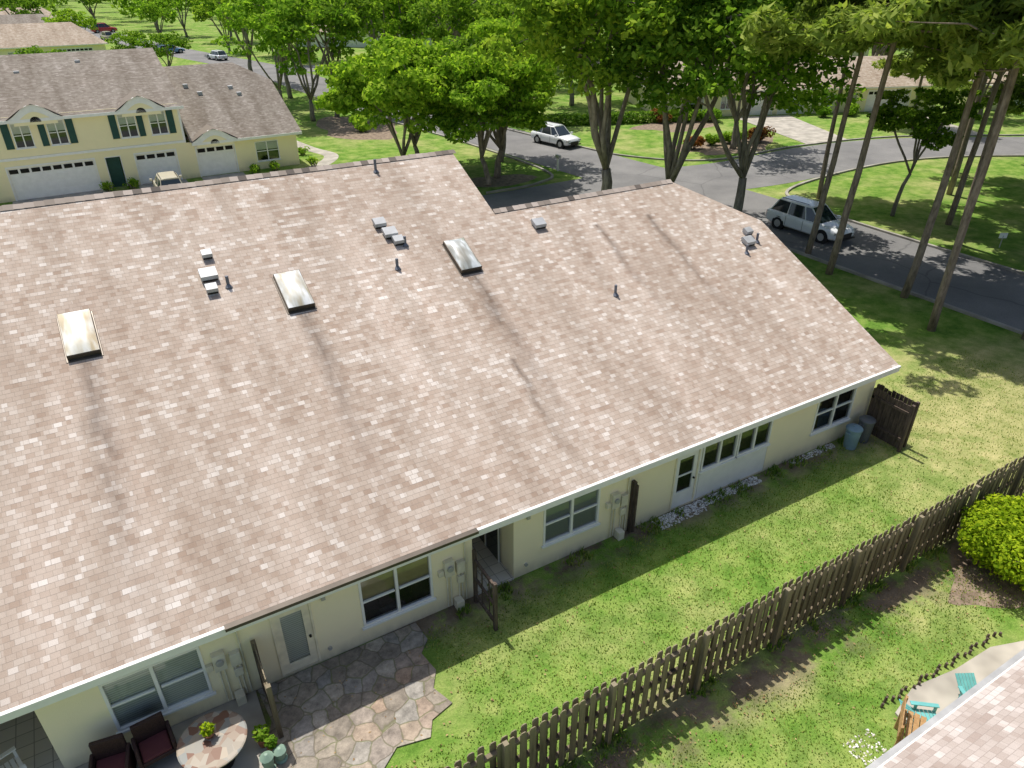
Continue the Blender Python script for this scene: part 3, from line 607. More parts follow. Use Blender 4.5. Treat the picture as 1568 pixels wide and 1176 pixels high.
# ================================================================== OPPOSITE TOWNHOUSE
O = empty('townhouse_building', (0, 59.4, 0), rad(2))
w = MB(); wf = [(-3.65, -2.55, 3.35, 4.95), (-1.6, -.5, 3.35, 4.95), (2.75, 3.9, 3.35, 4.95), (4.75, 5.9, 3.35, 4.95), (-4.6, .6, 0, 2.15), (1.35, 2.3, 0, 2.15), (3.3, 6.0, 0, 2.15)]
wallY(w, -26, 6.9, 0, 2.7, 0, .2, [q for q in wf if q[2] == 0]); wallY(w, -26, 6.9, 2.7, 5.35, 0, .2, [q for q in wf if q[2] > 0])
wallY(w, 6.9, 15.1, 0, 2.55, 0, .2, [(7.5, 10.2, 0, 2.15), (11.8, 13.6, .6, 2.1)])
w.box(-26, 15.1, 17.5, 17.7, 0, 2.4)
w.poly([(15.1, .2, 0), (15.1, 17.5, 0), (15.1, 17.5, 2.5), (15.1, 11.4, 5.3), (15.1, 6.2, 5.3), (15.1, .2, 2.5)])
w.poly([(6.9, 0, 2.5), (6.9, 8.2, 8.0), (6.9, 8.2, 2.5)][::-1]); w.poly([(6.9, .2, 2.5), (6.9, .2, 5.35), (6.9, 8.2, 8.3), (6.9, 17, 3), (6.9, 17, 2.5)])
w.make('walls', [M_WALLO], O)
roof_slab('roof', [(-26.3, -.35, 5.2), (7.2, -.35, 5.2), (7.2, 8.1, 8.35), (-26.3, 8.1, 8.35)], O, M_ROOF_O)
roof_slab('roof_back', [(-26.3, 8.1, 8.35), (7.2, 8.1, 8.35), (7.2, 18, 3.0), (-26.3, 18, 3.0)], O, M_ROOF_O)
roof_slab('roof_wing', [(7.2, -.4, 2.57), (15.5, -.4, 2.57), (15.5, 6.3, 5.65), (13.2, 8.9, 6.87), (7.2, 8.9, 6.87)], O, M_ROOF_O)
roof_slab('roof_wing_back', [(7.2, 8.9, 6.87), (13.2, 8.9, 6.87), (15.5, 11.5, 5.65), (15.5, 18, 2.6), (7.2, 18, 2.6)], O, M_ROOF_O)
roof_slab('roof_wing_hip', [(13.2, 8.9, 6.87), (15.5, 6.3, 5.65), (15.5, 11.5, 5.65)], O, M_ROOF_O)
t = MB(); t.box(-26.3, 7.2, -.38, -.352, 5.0, 5.19); t.box(7.2, 15.5, -.43, -.402, 2.38, 2.56); t.box(-26, 6.88, -.06, -.001, 2.62, 2.78)
t.box(6.75, 6.9, -.03, -.001, 2.79, 5.0)
def gablet(cx, hw, z0, zp, dep, y=-.36):
    n = 10; pts = [(cx-hw, y, z0-.12), (cx-hw, y, z0)]
    pts += [(cx-hw+hw*2*i/n, y, z0+(zp-z0)*(math.sin(math.pi*i/n)**1.4)*1.0) for i in range(1, n)]
    pts += [(cx+hw, y, z0), (cx+hw, y, z0-.12)]
    t.prism(pts, (0, .12, 0), 0)
    inner = [(cx+(q[0]-cx)*.82, y-.01, z0-.25+(q[2]-z0)*.78) for q in pts[1:-1]]
    t.prism([(cx-hw*.82, y-.01, z0-.4)]+inner+[(cx+hw*.82, y-.01, z0-.4)], (0, .05, 0), 1)
    rs = [[(cx-hw-.1, yy, z0+.02), (cx-hw*.5, yy, z0+(zp-z0)*.62+.06), (cx, yy, zp+.06), (cx+hw*.5, yy, z0+(zp-z0)*.62+.06), (cx+hw+.1, yy, z0+.02)] for yy in (y-.08, y+dep)]
    t.loft(rs, 2, caps=False, closed=False)
    k_ = 8; t.poly([(cx+.33*math.cos(math.pi*i/k_), y-.02, z0-.22+.33*math.sin(math.pi*i/k_)) for i in range(k_+1)], 3)
gablet(-2.1, 1.55, 5.2, 6.05, 2.6); gablet(4.35, 1.55, 5.2, 6.05, 2.6); gablet(8.85, 1.6, 2.6, 3.4, 2.0, -.41)
t.make('trim', [M_WHITE, M_WALLO, M_ROOF_O, M_DARK], O)
for a, b, c, d in wf[:4]: windowY(O, a, b, c, d, 0, 'half', panes=2)
windowY(O, 11.8, 13.6, .6, 2.1, 0, 'half')
s = MB()
for a, b, c, d in wf[:4]:
    for xx in (((a-.55), ) if a in (-3.65, 2.75) else (b+.06, )): s.box(xx, xx+.45, -.05, -.002, c, d)
    for xx in (((b+.06), ) if a in (2.75, ) else ((a-.5,) if a in (-1.6,) else ())): s.box(xx, xx+.40, -.05, -.002, c, d)
s.make('shutters', [M_SHUT], O)
def garage(par, x0, x1, z1, Y):
    d = MB(); d.box(x0, x1, Y+.08, Y+.12, 0, z1)
    n = 4
    for i in range(n):
        z0_, z1_ = z1*i/n, z1*(i+1)/n; k_ = max(4, int((x1-x0)/.6))
        for j in range(k_):
            a = x0+(x1-x0)*j/k_; b = x0+(x1-x0)*(j+1)/k_
            if i == n-1: d.box(a+.07, b-.07, Y+.06, Y+.079, z0_+.14, z1_-.12, 1)
            else: d.box(a+.06, b-.06, Y+.06, Y+.079, z0_+.07, z1_-.07)
    d.box(x0-.1, x0-.002, Y-.03, Y-.002, 0, z1+.1); d.box(x1+.002, x1+.1, Y-.03, Y-.002, 0, z1+.1); d.box(x0-.002, x1+.002, Y-.03, Y-.002, z1, z1+.1)
    d.make('garage_door', [M_WHITE, M_DARK], par)
garage(O, -4.6, .6, 2.15, 0); garage(O, 3.3, 6.0, 2.15, 0); garage(O, 7.5, 10.2, 2.15, 0)
d = MB(); d.box(1.4, 2.25, .3, .35, 0, 2.1, 0); d.box(1.3, 1.35, -.03, .3, 0, 2.2, 1); d.box(2.3, 2.35, -.03, .3, 0, 2.2, 1); d.box(1.35, 2.3, -.03, .3, 2.15, 2.2, 1); d.make('front_door', [M_SHUT, M_WHITE], O)
vv = MB()
for (x, y, zz) in [(-2.5, 5.5, 7.3), (1.5, 6.5, 7.7), (8.5, 6, 5.6), (9.3, 5, 5.1), (11.8, 5.5, 5.3), (12.2, 4.6, 4.9)]: vv.box(x, x+.35, y, y+.35, zz-.3, zz+.2)
vv.make('roof_vents', [M_VENT], O)

def bungalow(name, loc, rz, L, D, ze, zp, wall, roof, garages, wins, off=.5):
    B = empty(name, loc, rz); w = MB(); ops = [(a, b, 0, 2.15) for a, b in garages]+[(a, b, .7, 2.0) for a, b in wins]
    wallY(w, 0, L, 0, ze, 0, .2, ops); w.box(0, L, D-.2, D, 0, ze); w.box(0, .2, .2, D-.2, 0, ze); w.box(L-.2, L, .2, D-.2, 0, ze); w.make('walls', [wall], B)
    zo = ze-.02; h = D/2
    roof_slab('roof', [(-off, -off, zo), (L+off, -off, zo), (L-h*.5, h, zp), (h*.5, h, zp)], B, roof)
    roof_slab('roof_back', [(-off, D+off, zo), (L+off, D+off, zo), (L-h*.5, h, zp), (h*.5, h, zp)], B, roof)
    roof_slab('roof_end', [(-off, -off, zo), (-off, D+off, zo), (h*.5, h, zp)], B, roof); roof_slab('roof_end_b', [(L+off, -off, zo), (L+off, D+off, zo), (L-h*.5, h, zp)], B, roof)
    for a, b in garages: garage(B, a, b, 2.15, 0)
    for a, b in wins: windowY(B, a, b, .7, 2.0, 0, 'half')
    return B
bungalow('bungalow', (53.5, 60.6, 0), rad(-20.5), 32, 11, 2.6, 5.0, M_WALLO, M_ROOF_T, [(9.6, 12.4), (13.2, 16), (23.5, 28.5)], [(3, 4.6), (6.5, 7.7), (18, 19.5), (21, 22.2)])
bungalow('bungalow', (66, 74, 0), rad(-20.5), 26, 10, 2.7, 5.2, M_WALLW, M_ROOF_O, [], [(3, 5)])
bungalow('bungalow', (42, 156, 0), rad(-38), 44, 12, 2.7, 5.2, M_WHITE, M_ROOF_T, [(6, 11), (15, 20), (28, 33)], [(2, 4), (23, 25), (36, 38)])
bungalow('bungalow', (-26, 146, 0), rad(3), 34, 14, 2.7, 5.6, M_WALLO, M_ROOF_T, [(27, 32)], [(6, 8), (14, 16), (20, 22)])
bungalow('bungalow', (-24, 176, 0), rad(0), 28, 15, 2.8, 5.6, M_WALLW, M_ROOF_O, [(20, 25)], [(6, 8)])
bungalow('bungalow', (-20, 206, 0), rad(0), 24, 14, 2.8, 5.6, M_WHITE, M_ROOF_T, [(16, 21)], [(6, 8)])
bungalow('bungalow', (88, 46, 0), rad(-22), 24, 11, 2.7, 5.0, M_WALLO, M_ROOF_T, [(3, 8)], [(12, 14)])
bungalow('bungalow', (90, 100, 0), rad(-25), 34, 11, 2.7, 5.0, M_WALLW, M_ROOF_T, [(3, 8)], [(12, 14)])

# ------------------------------------------------------------------ cars
def car(loc, rz, pm, L=4.9, W=1.92, Ht=1.78, name='parked_car'):
    C = empty(name, loc, rz); b = MB(); hw = W/2; hb = Ht*.58
    st = [(-.5, .50, .78, .90), (-.485, .34, .96, .97), (-.42, .28, 1.0, 1.0), (-.2, .25, 1.0, 1.02), (.05, .25, 1.0, 1.0), (.18, .25, 1.0, .99), (.27, .26, .99, .97), (.40, .28, .96, .90), (.475, .32, .88, .82), (.5, .45, .76, .66)]
    rings = []
    for (s, zb, wf_, zt) in st:
        x = s*L; w = hw*wf_; zt = hb*zt; m_ = zb+(zt-zb)*.5
        half = [(w*.86, zb), (w*.98, zb+.1), (w, m_), (w*.985, zt-.14), (w*.93, zt-.04), (w*.78, zt)]
        rings.append([(x, y, z) for y, z in half]+[(x, -y, z) for y, z in half[::-1]])
    b.loft(rings, 0)
    o = b.make('body', [pm], C, smooth=True, bevel=.02)
    gh = MB(); zb = hb*.975; zt = Ht-.04
    lo = [(-.455*L, hw*.80), (-.20*L, hw*.88), (.06*L, hw*.88), (.245*L, hw*.80)]; hi = [(-.37*L, hw*.66), (-.20*L, hw*.70), (.0*L, hw*.70), (.085*L, hw*.64)]
    for i in range(3):
        for sgn in (1, -1): gh.quad((lo[i][0], sgn*lo[i][1], zb), (lo[i+1][0], sgn*lo[i+1][1], zb), (hi[i+1][0], sgn*hi[i+1][1], zt-.05), (hi[i][0], sgn*hi[i][1], zt-.05))
    gh.quad((lo[0][0], lo[0][1], zb), (lo[0][0], -lo[0][1], zb), (hi[0][0], -hi[0][1], zt-.05), (hi[0][0], hi[0][1], zt-.05)); gh.quad((lo[3][0], lo[3][1], zb), (lo[3][0], -lo[3][1], zb), (hi[3][0], -hi[3][1], zt-.05), (hi[3][0], hi[3][1], zt-.05))
    gh.make('windows', [M_CARG], C)
    rf = MB()
    ring = lambda k_, z: [(x*(1 if k_ == 1 else .97)-.0, y*k_, z) for x, y in hi]+[(x*(1 if k_ == 1 else .97), -y*k_, z) for x, y in hi[::-1]]
    rf.loft([ring(1.04, zt-.07), ring(1.02, zt-.02), ring(.9, zt+.03), ring(.6, zt+.045)], 0)
    for i in range(4):
        for sgn in (1, -1): rf.cyl((lo[i][0], sgn*lo[i][1], zb-.02), (hi[i][0], sgn*hi[i][1]*1.0, zt-.05), .035, n=6)
    for sgn in (1, -1):
        rf.box(-.35*L, .03*L, sgn*hw*.6-.02, sgn*hw*.6+.02, zt+.06, zt+.09, 1); rf.box(.2*L, .24*L, sgn*hw*1.0-.0 if sgn > 0 else -hw-.16, hw+.16 if sgn > 0 else -hw, hb*.97, hb*.97+.16, 0)
    rf.make('roof', [pm, M_BLACK], C, smooth=False, bevel=.01)
    wh = MB()
    for xx in (-.30*L, .31*L):
        for sgn in (1, -1):
            y0 = sgn*(hw-.24); y1 = sgn*(hw-.005); wh.cyl((xx, y0, .36), (xx, y1, .36), .43, n=24, mi=0)
            wh.cyl((xx, y1-sgn*.02, .36), (xx, y1+sgn*.012, .36), .36, n=24, mi=0); wh.cyl((xx, y1, .36), (xx, y1+sgn*.02, .36), .22, n=16, mi=1)
    wh.make('wheels', [M_RUBBER, M_GREY], C)
    li = MB()
    for sgn in (1, -1):
        li.box(.455*L, .492*L, sgn*hw*.72-.17, sgn*hw*.72+.17, hb*.60, hb*.76, 0); li.box(-.497*L, -.46*L, sgn*hw*.80-.10, sgn*hw*.80+.10, hb*.6, hb*.88, 1)
    li.box(.49*L, .506*L, -.45, .45, hb*.38, hb*.62, 2); li.box(.492*L, .51*L, -.8, .8, .28, .36, 2); li.box(-.507*L, -.49*L, -.26, .26, hb*.5, hb*.62, 0)
    li.box(-.2*L, -.196*L, hw-.004, hw+.004, .35, hb*.9, 2); li.box(.04*L, .044*L, hw-.004, hw+.004, .35, hb*.9, 2); li.box(-.2*L, -.196*L, -hw-.004, -hw+.004, .35, hb*.9, 2); li.box(.04*L, .044*L, -hw-.004, -hw+.004, .35, hb*.9, 2)
    li.make('lights', [M_GREY, M_CARR, M_BLACK], C, bevel=.01)
car((36.6, 27.3, .01), rad(-88), M_CARW, 5.1, 1.95, 1.8)
car((37.0, 55.6, .01), rad(-78), M_CARW, 4.7, 1.85, 1.68)
car((4.7, 55.6, .01), rad(90), M_CARS, 4.6, 1.8, 1.5)
car((18.6, 154.5, .01), rad(15), M_CARB, 4.8, 1.85, 1.5); car((11, 190, .01), rad(100), M_CARS, 4.6, 1.8, 1.7); car((12, 212, .01), rad(10), M_CARR, 5.6, 2.1, 2.1); car((24, 140, .01), rad(106), M_CARW, 4.6, 1.8, 1.5)
s = MB(); s.cyl((0, 0, 0), (0, 0, .7), .03, n=8); s.box(-.22, .22, -.02, .02, .55, .85, 1); s.make('yard_sign', [M_GREY, M_WHITE], loc=(44.0, 20.0, 0), rz=rad(-30))
s = MB(); s.box(-.05, .05, -.05, .05, 0, 1.0); s.box(-.1, .1, -.24, .24, 1.0, 1.22, 1); s.make('mailbox', [M_WHITE, M_GREY], loc=(31.9, 47.5, 0))

# ------------------------------------------------------------------ trees
def limb(w, pts, r0, r1, n=7):
    rings = []
    L = len(pts)
    for i, p in enumerate(pts):
        d = (pts[min(i+1, L-1)]-pts[max(i-1, 0)]).normalized(); a = d.cross(Vector((.3, 1, .1))).normalized(); b = d.cross(a); r = r0+(r1-r0)*(i/(L-1))
        rings.append([tuple(p+a*(r*math.cos(6.2832*j/n))+b*(r*math.sin(6.2832*j/n))) for j in range(n)])
    w.loft(rings, 1)
def curve(rr, a, b, n=6, wob=.25, lift=.3, jit=.03):
    a = Vector(a); b = Vector(b); L = (b-a).length; out = []
    o = Vector((rr.uniform(-1, 1), rr.uniform(-1, 1), rr.uniform(-.3, .3)))*wob*L*.4
    for i in range(n+1):
        t = i/n; q = a.lerp(b, t)+o*math.sin(math.pi*t)+Vector((0, 0, lift*L*.15*math.sin(math.pi*t)))
        if 0 < i < n: q += Vector((rr.uniform(-1, 1), rr.uniform(-1, 1), rr.uniform(-1, 1)))*jit*L
        out.append(q)
    return out
def oak(seed, Ht, Rd, zc, mat, split=2.8, r0=.34, nl=6, per=95, size=.22, sub=5, extra=12, sat=4):
    rr = random.Random(seed); w = MB(); cl = []
    lean = Vector((rr.uniform(-.6, .6), rr.uniform(-.6, .6), split)); tr = curve(rr, (0, 0, -.1), lean, 4, .15, 0); limb(w, tr, r0*1.15, r0*.8, 9)
    cz = (Ht+zc)/2; hz = (Ht-zc)/2
    for i in range(nl):
        a = 6.2832*(i+rr.uniform(-.3, .3))/nl; f = rr.uniform(.35, .85) if i else .1
        e = Vector((Rd*f*math.cos(a), Rd*f*math.sin(a), cz+hz*rr.uniform(.0, .75)*(1-f*.5))); c = curve(rr, lean, e, 7, .35, 1.0, .02); limb(w, c, r0*rr.uniform(.45, .6), .05)
        cl.append((e, rr.uniform(.9, 1.4)))
        for j in range(sub):
            s_ = c[rr.randint(3, 7)]; b = a+rr.uniform(-1.1, 1.1); l = Rd*rr.uniform(.25, .55)
            e2 = s_+Vector((l*math.cos(b), l*math.sin(b), rr.uniform(-.25, .6)*hz*.7))
            e2.z = max(zc+.5, min(Ht-.8, e2.z)); rad_ = math.hypot(e2.x, e2.y)
            if rad_ > Rd: e2.x *= Rd/rad_; e2.y *= Rd/rad_
            limb(w, curve(rr, s_, e2, 4, .3, .5), r0*.18, .025, 5); cl.append((e2, rr.uniform(.7, 1.15)))
    for _ in range(extra):
        a = rr.uniform(0, 6.28); ph = rr.uniform(-.5, 1.4); cl.append((Vector((Rd*.8*math.cos(a)*math.cos(ph), Rd*.8*math.sin(a)*math.cos(ph), cz+hz*.8*math.sin(ph))), rr.uniform(.6, 1.0)))
    s = Rd/5.0
    cen = [((c.x, c.y, c.z), (q*1.2*s, q*1.2*s, q*.65*s)) for c, q in cl]
    sml = []
    for c, q in cen:
        for _ in range(sat):
            d = Vector((rr.gauss(0, 1), rr.gauss(0, 1), rr.gauss(0, .6))).normalized(); k_ = rr.uniform(.25, .45)
            sml.append(((c[0]+d.x*q[0]*1.15, c[1]+d.y*q[1]*1.15, c[2]+d.z*q[2]*1.15), (q[0]*k_, q[1]*k_, q[2]*k_)))
    lv = leafcloud('', None, cen+sml, per/s**2*1.0, size, seed)
    return leafmesh('oak%d' % seed, lv, [mat, M_BARK], w)
T_A = [oak(11, 16.5, 6.3, 7.8, M_LEAF, 3.2, .36, 7, sub=6, extra=20), oak(12, 16, 6.4, 8.2, M_LEAF, 2.5, .33, 7, sub=6, extra=20), oak(13, 15, 6.0, 7.8, M_LEAFB, 3.6, .32, 6, sub=6, extra=18)]
T_B = [oak(21, 9.2, 4.4, 1.8, M_LEAFB, 1.6, .2, 7, 130, .18, 6, 18), oak(22, 8.6, 4.2, 2.2, M_LEAFB, 1.8, .2, 7, 130, .18, 6, 18)]
T_D = [oak(31, 12, 5.4, 4.0, M_LEAF, 2.6, .28, 7, extra=18), oak(32, 12.5, 5.2, 3.8, M_LEAFB, 2.4, .28, 7, extra=18)]
T_F = [oak(61, 13, 6.0, 2.4, M_LEAF, 2.0, .3, 6, 36, .4, 4, 14, 2), oak(62, 12, 6.0, 2.2, M_LEAFB, 1.8, .3, 6, 36, .4, 4, 14, 2)]
T_G = [oak(63, 15.5, 6.2, 6.4, M_LEAF, 3, .3, 6, 50, .31, 4, 16, 3), oak(64, 15, 5.8, 6.0, M_LEAFB, 2.6, .3, 6, 50, .31, 4, 16, 3)]
T_C = oak(41, 8, 2.4, 3.0, M_LEAF, 2.6, .12, 5, 130, .13, 4, 8)
def pine(seed, Ht, z0, r0=.2, nb=34, spread=3.0):
    rr = random.Random(seed); w = MB(); top = Vector((rr.uniform(-.5, .5), rr.uniform(-.5, .5), Ht)); tr = curve(rr, (0, 0, -.1), top, 12, .05, 0, .002)
    limb(w, tr, r0, .05, 9); cen = []
    for i in range(nb):
        t = (z0/Ht)+(1-z0/Ht)*(i+rr.random())/nb; k_ = min(11, int(t*12)); q = tr[k_].lerp(tr[k_+1], t*12-k_)
        l = spread*(1.15-.65*(t-z0/Ht)/(1-z0/Ht))*rr.uniform(.5, 1.0); a = rr.uniform(0, 6.28); e = q+Vector((l*math.cos(a), l*math.sin(a), rr.uniform(-.25, .5)*l*.6))
        c = curve(rr, q, e, 4, .25, .2); limb(w, c, .05, .015, 5)
        for s_ in (2, 3, 4):
            for _ in range(2): o_ = Vector((rr.gauss(0, .45), rr.gauss(0, .45), rr.gauss(0, .2))); cc = c[s_]+o_; q_ = rr.uniform(.4, .8); cen.append(((cc.x, cc.y, cc.z), (q_, q_, q_*.6)))
    for _ in range(6): cen.append(((top.x+rr.gauss(0, .4), top.y+rr.gauss(0, .4), top.z+rr.uniform(-.8, .3)), (.5, .5, .5)))
    lv = leafcloud('', None, cen, 150, .23, seed, elong=1.35)
    n = lv.reshape(-1, 4, 3); mid = (n[:, 0]+n[:, 2])/2; n[:, 1] = mid+(n[:, 1]-mid)*.7; n[:, 3] = mid+(n[:, 3]-mid)*.7
    return leafmesh('pine%d' % seed, n.reshape(-1, 3), [M_NEED, M_PBARK], w)
T_P = [pine(51, 22, 11, .19, 76, 5.4), pine(52, 21, 10.2, .18, 74, 5.2), pine(53, 24, 12, .2, 78, 5.6)]
T_Q = [pine(54, 17, 5.5, .18, 46, 4.0), pine(55, 16, 5, .17, 44, 3.8)]
rr = random.Random(99)
def T(kind, x, y, s=1.0, sz=None):
    me = kind[rr.randrange(len(kind))] if isinstance(kind, list) else kind
    nm = 'pine_tree' if (kind is T_P or kind is T_Q) else 'oak_tree'
    return place(nm, me, (x, y, 0), s, rr.uniform(0, 6.28), sz)
place('oak_tree', T_A[0], (27.5, 35.5, 0), 1.0, .4); place('oak_tree', T_A[1], (30.2, 32.8, 0), .95, 2.0); place('oak_tree', T_A[2], (32.6, 29.6, 0), .9, 4.0)
place('oak_tree', T_B[0], (20.8, 50.5, 0), 1.1, .3); place('oak_tree', T_D[1], (26.9, 48.3, 0), .88, 1.2); place('oak_tree', T_B[1], (25.3, 46.6, 0), 1.0, 2.6); place('oak_tree', T_B[1], (23.0, 54.0, 0), 1.0, 4.6)
place('oak_tree', T_D[0], (29.5, 52.5, 0), .9, 3.0)
for x, y, s in [(21.6, 77.6, .8), (24.4, 78.6, .85), (23.6, 93.5, .9), (35.6, 92.6, .95), (37.5, 76, .85), (44, 84, 1), (50, 72, .9), (49.5, 46.3, .85), (58, 72, .9), (46, 98, 1), (56, 90, 1.05), (22.5, 108, 1), (60, 104, 1), (70, 88, 1), (75, 76, .95), (84, 80, 1), (40, 107, 1), (37, 130, 1), (52, 124, 1), (42, 68, .8), (20.5, 86, .8)]: T(T_G, x, y, s)
for x, y, s in [(28, 150, .75), (-1, 106, .5), (88, 62, .9), (96, 66, 1), (83, 44, .8), (95, 40, .95), (104, 36, 1), (72, 112, 1), (84, 100, 1), (33, 172, 1), (50, 178, 1), (66, 150, 1), (80, 135, 1), (98, 120, 1), (98, 84, 1), (112, 76, 1), (110, 54, 1), (116, 24, 1), (100, 20, .9), (5, 172, .6), (-4, 198, .8), (27, 190, .9), (24, 215, 1), (12, 240, 1), (-8, 232, 1), (34, 140, .8), (10.5, 136, .45), (14, 122, .5), (2, 170, .5), (20, 176, .7)]: T(T_F, x, y, s)
r3 = random.Random(3); cnt = 0
while cnt < 60:
    th_ = rad(r3.uniform(5, 68)); d_ = r3.uniform(98, 210); x = d_*math.sin(th_); y = d_*math.cos(th_)
    if x < 34 and y > 118: continue
    if 24 < x < 36 and y < 150: continue
    if x < 26 and y < 120: continue
    T(T_F, x, y, r3.uniform(.7, 1.1)); cnt += 1
for x, y, s in [(33.5, 24.7, .95), (32.2, 22.2, 1), (32.8, 18.3, 1), (30.5, 15.4, 1.02), (33.2, 12.8, 1), (43.2, 31.9, .95), (42.5, 21.5, 1), (45.5, 24.0, 1), (52, 28, 1), (60, 24, 1), (53, 19, 1), (47, 12, 1), (56, 10, 1)]: T(T_P, x, y, s)
for x, y, s in [(57, 31, .95), (66, 27, 1), (70, 20, 1), (76, 26, 1), (82, 20, 1), (72, 44.5, .9), (68, 30, 1), (88, 34, 1)]: T(T_Q, x, y, s)
place('oak_tree', T_C, (44.1, 26.9, 0), 1.05, 1)
def bush(name, loc, r, mat, seed, size=.06, per=900, n=16):
    rr_ = random.Random(seed); cen = []
    for _ in range(n):
        a = rr_.uniform(0, 6.28); f = rr_.uniform(0, .62); cen.append(((r[0]*f*math.cos(a), r[1]*f*math.sin(a), r[2]*rr_.uniform(.35, .68)), (r[0]*rr_.uniform(.3, .5), r[1]*rr_.uniform(.35, .55), r[2]*rr_.uniform(.25, .36))))
    w = MB()
    for _ in range(9):
        a = rr_.uniform(0, 6.28); limb(w, curve(rr_, (0.1*math.cos(a), .1*math.sin(a), -.02), (r[0]*.6*math.cos(a), r[1]*.6*math.sin(a), r[2]*.6), 4, .2, .2), .035, .01, 5)
    return place(name, leafmesh(name, leafcloud('', None, cen, per, size, seed), [mat, M_BARK], w), loc)
bush('bush', (18.6, 5.5, 0), (2.0, 1.35, 1.9), M_BUSH, 5, .06, 1500, 26)
for i, (x, y, r) in enumerate([(51, 47.6, 1.0), (49, 48.4, .8), (53.5, 47.2, 1.1), (54.5, 57.5, 1.0), (57, 56.5, 1.1), (52, 59, 1.1), (69, 52.5, .9), (72, 51.6, 1.0), (46.5, 48, .9), (24, 70, .8), (25, 74, .9)]):
    bush('shrub', (x, y, 0), (r*1.4, r*1.2, r*1.3), M_FLOW if i % 3 == 2 else M_LEAFB, 60+i, .13, 420, 9)
for i, (x, y) in enumerate([(15.8, 58.5), (16.2, 63), (1, 58.7), (2.6, 58.7), (11.2, 58.8), (12.8, 58.8)]): bush('shrub', (x, y, 0), (.7, .6, .8), M_LEAFB, 80+i, .1, 500, 7)
hd = [((x_, 0, .7), (1.0, .8, .8)) for x_ in np.arange(0, 22, 1.0)]
hm = leafmesh('hedge', leafcloud('', None, hd, 220, .18, 9), [M_LEAF, M_BARK])
place('hedge', hm, (35, 113, 0), 1, rad(-12)); place('hedge', hm, (41, 63, 0), .8, rad(-20))
def tufts(name, pts, hmin, hmax, seed, mat, wd=.012):
    rg = np.random.default_rng(seed); n = len(pts); h = rg.uniform(hmin, hmax, n); a = rg.uniform(0, 6.28, n); l = rg.uniform(.1, .7, n)*h
    b = np.zeros((n, 3)); b[:, :2] = pts; side = np.stack([np.cos(a), np.sin(a), 0*a], 1)*wd; a2 = a+rg.uniform(.8, 2.2, n); tip = b+np.stack([np.cos(a2)*l, np.sin(a2)*l, h], 1); md = (b+tip)/2+np.stack([0*a, 0*a, h*.12], 1)
    lv = np.stack([b-side, b+side, tip+side*.1, md-side*.9], 1).reshape(-1, 3)
    return place(name, leafmesh(name, lv, [mat]), (0, 0, 0))
rg = np.random.default_rng(4); pts = np.stack([rg.uniform(0, 30, 90000), rg.uniform(2.5, 13.5, 90000)], 1)
def ok(p):
    x, y = p[:, 0], p[:, 1]; kk = np.sin(x*1.7+np.sin(y*2.1)*1.3)+np.sin(y*2.9+x*.8)
    b = ~((y > 11.5) & (x < 21.2)) & ~((x < 4.15) & (y > 8.6)) & ~((x < .4) & (y > 9.2)) & ~((y < 4.5) & (x > 11.8) & (x < 17.6))
    b &= ~((np.abs(y-6.45) < .5) & (kk > -.3)) & ~((np.abs(y-11.6) < .5) & (kk > -.2) & (x < 21))
    b &= ~((x > 19) & (rg.random(len(x)) < .6))
    return b
tufts('grass', pts[ok(pts)], .02, .06, 1, M_BLADE, .014)
n_ = 2600; x = rg.uniform(1, 32, n_); y = np.where(rg.random(n_) < .5, 6.9+rg.normal(0, .12, n_), 11.6+rg.normal(0, .14, n_)); q = np.stack([x, y], 1); q = q[((x > 4.3) | (y < 9)) & ((y < 8) | (x < 21)) & (np.sin(x*2.3)+np.sin(x*5.1) > .2)]
q = np.repeat(q, 5, axis=0)+rg.normal(0, .04, (len(q)*5, 2)); tufts('weeds', q, .06, .2, 2, M_BLADE, .018)
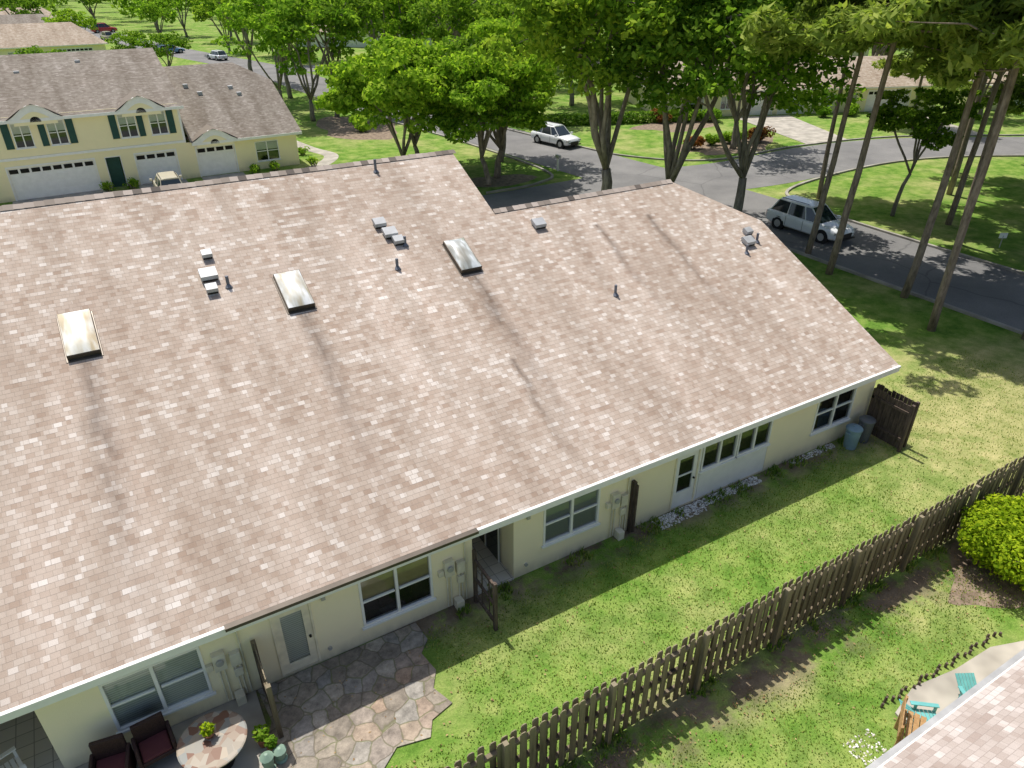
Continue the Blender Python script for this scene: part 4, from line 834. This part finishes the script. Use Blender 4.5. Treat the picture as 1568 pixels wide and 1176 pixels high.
# leaf litter lying on the soil strips and lawn
nl_ = 2200; lx = rg.uniform(0, 33, nl_); ly = np.where(rg.random(nl_) < .45, 6.4+rg.normal(0, .4, nl_), rg.uniform(3.3, 11.4, nl_)); lq = np.stack([lx, ly, np.full(nl_, .04)], 1)
lv = quads(rg, lq, .03, 1.0, np.tile(np.array([0, 0, 3.0]), (nl_, 1))); place('leaf_litter', leafmesh('leaf_litter', lv, [M_LITTER]), (0, 0, 0))
cen = []; r2 = random.Random(77)
for _ in range(640):
    th_ = rad(r2.uniform(-42, 75)); d_ = r2.uniform(230, 430); x = d_*math.sin(th_+.1); y = d_*math.cos(th_+.1)
    zt = r2.uniform(5, 13); s_ = r2.uniform(2.6, 5); cen.append(((x, y, zt*.75), (s_, s_, s_*.9)))
lv = leafcloud('', None, cen, 9.5, .75, 5); place('distant_trees', leafmesh('distant_trees', lv, [M_LEAF]), (0, 0, 0))

# ------------------------------------------------------------------ camera, light
cam = bpy.data.cameras.new('camera'); co = bpy.data.objects.new('camera', cam); scene.collection.objects.link(co); scene.camera = co
co.location = (0, 0, 14); co.rotation_euler = (rad(90-30.3), 0, rad(-30.3)); cam.sensor_width = 36; cam.lens = 1100/1568*36; cam.clip_end = 5000
sv = Vector((-.10*math.cos(rad(66)), math.cos(rad(66)), math.sin(rad(66)))).normalized()
su = bpy.data.lights.new('sun', 'SUN'); su.energy = 5.0; su.angle = rad(.5); su.color = (1.0, .955, .88)
so = bpy.data.objects.new('sun', su); scene.collection.objects.link(so); so.rotation_euler = sv.to_track_quat('Z', 'Y').to_euler()
wd = bpy.data.worlds.new('World'); scene.world = wd; wd.use_nodes = True; nt = wd.node_tree
sk = nt.nodes.new('ShaderNodeTexSky'); sk.sky_type = 'NISHITA'; sk.sun_disc = False; sk.sun_elevation = rad(66); sk.sun_rotation = rad(-5.7); sk.air_density = 1.0; sk.dust_density = 3.0; sk.ozone_density = 1.0
nt.links.new(sk.outputs[0], nt.nodes['Background'].inputs[0]); nt.nodes['Background'].inputs[1].default_value = .14
scene.view_settings.view_transform = 'Standard'; scene.view_settings.look = 'None'; scene.view_settings.exposure = 0
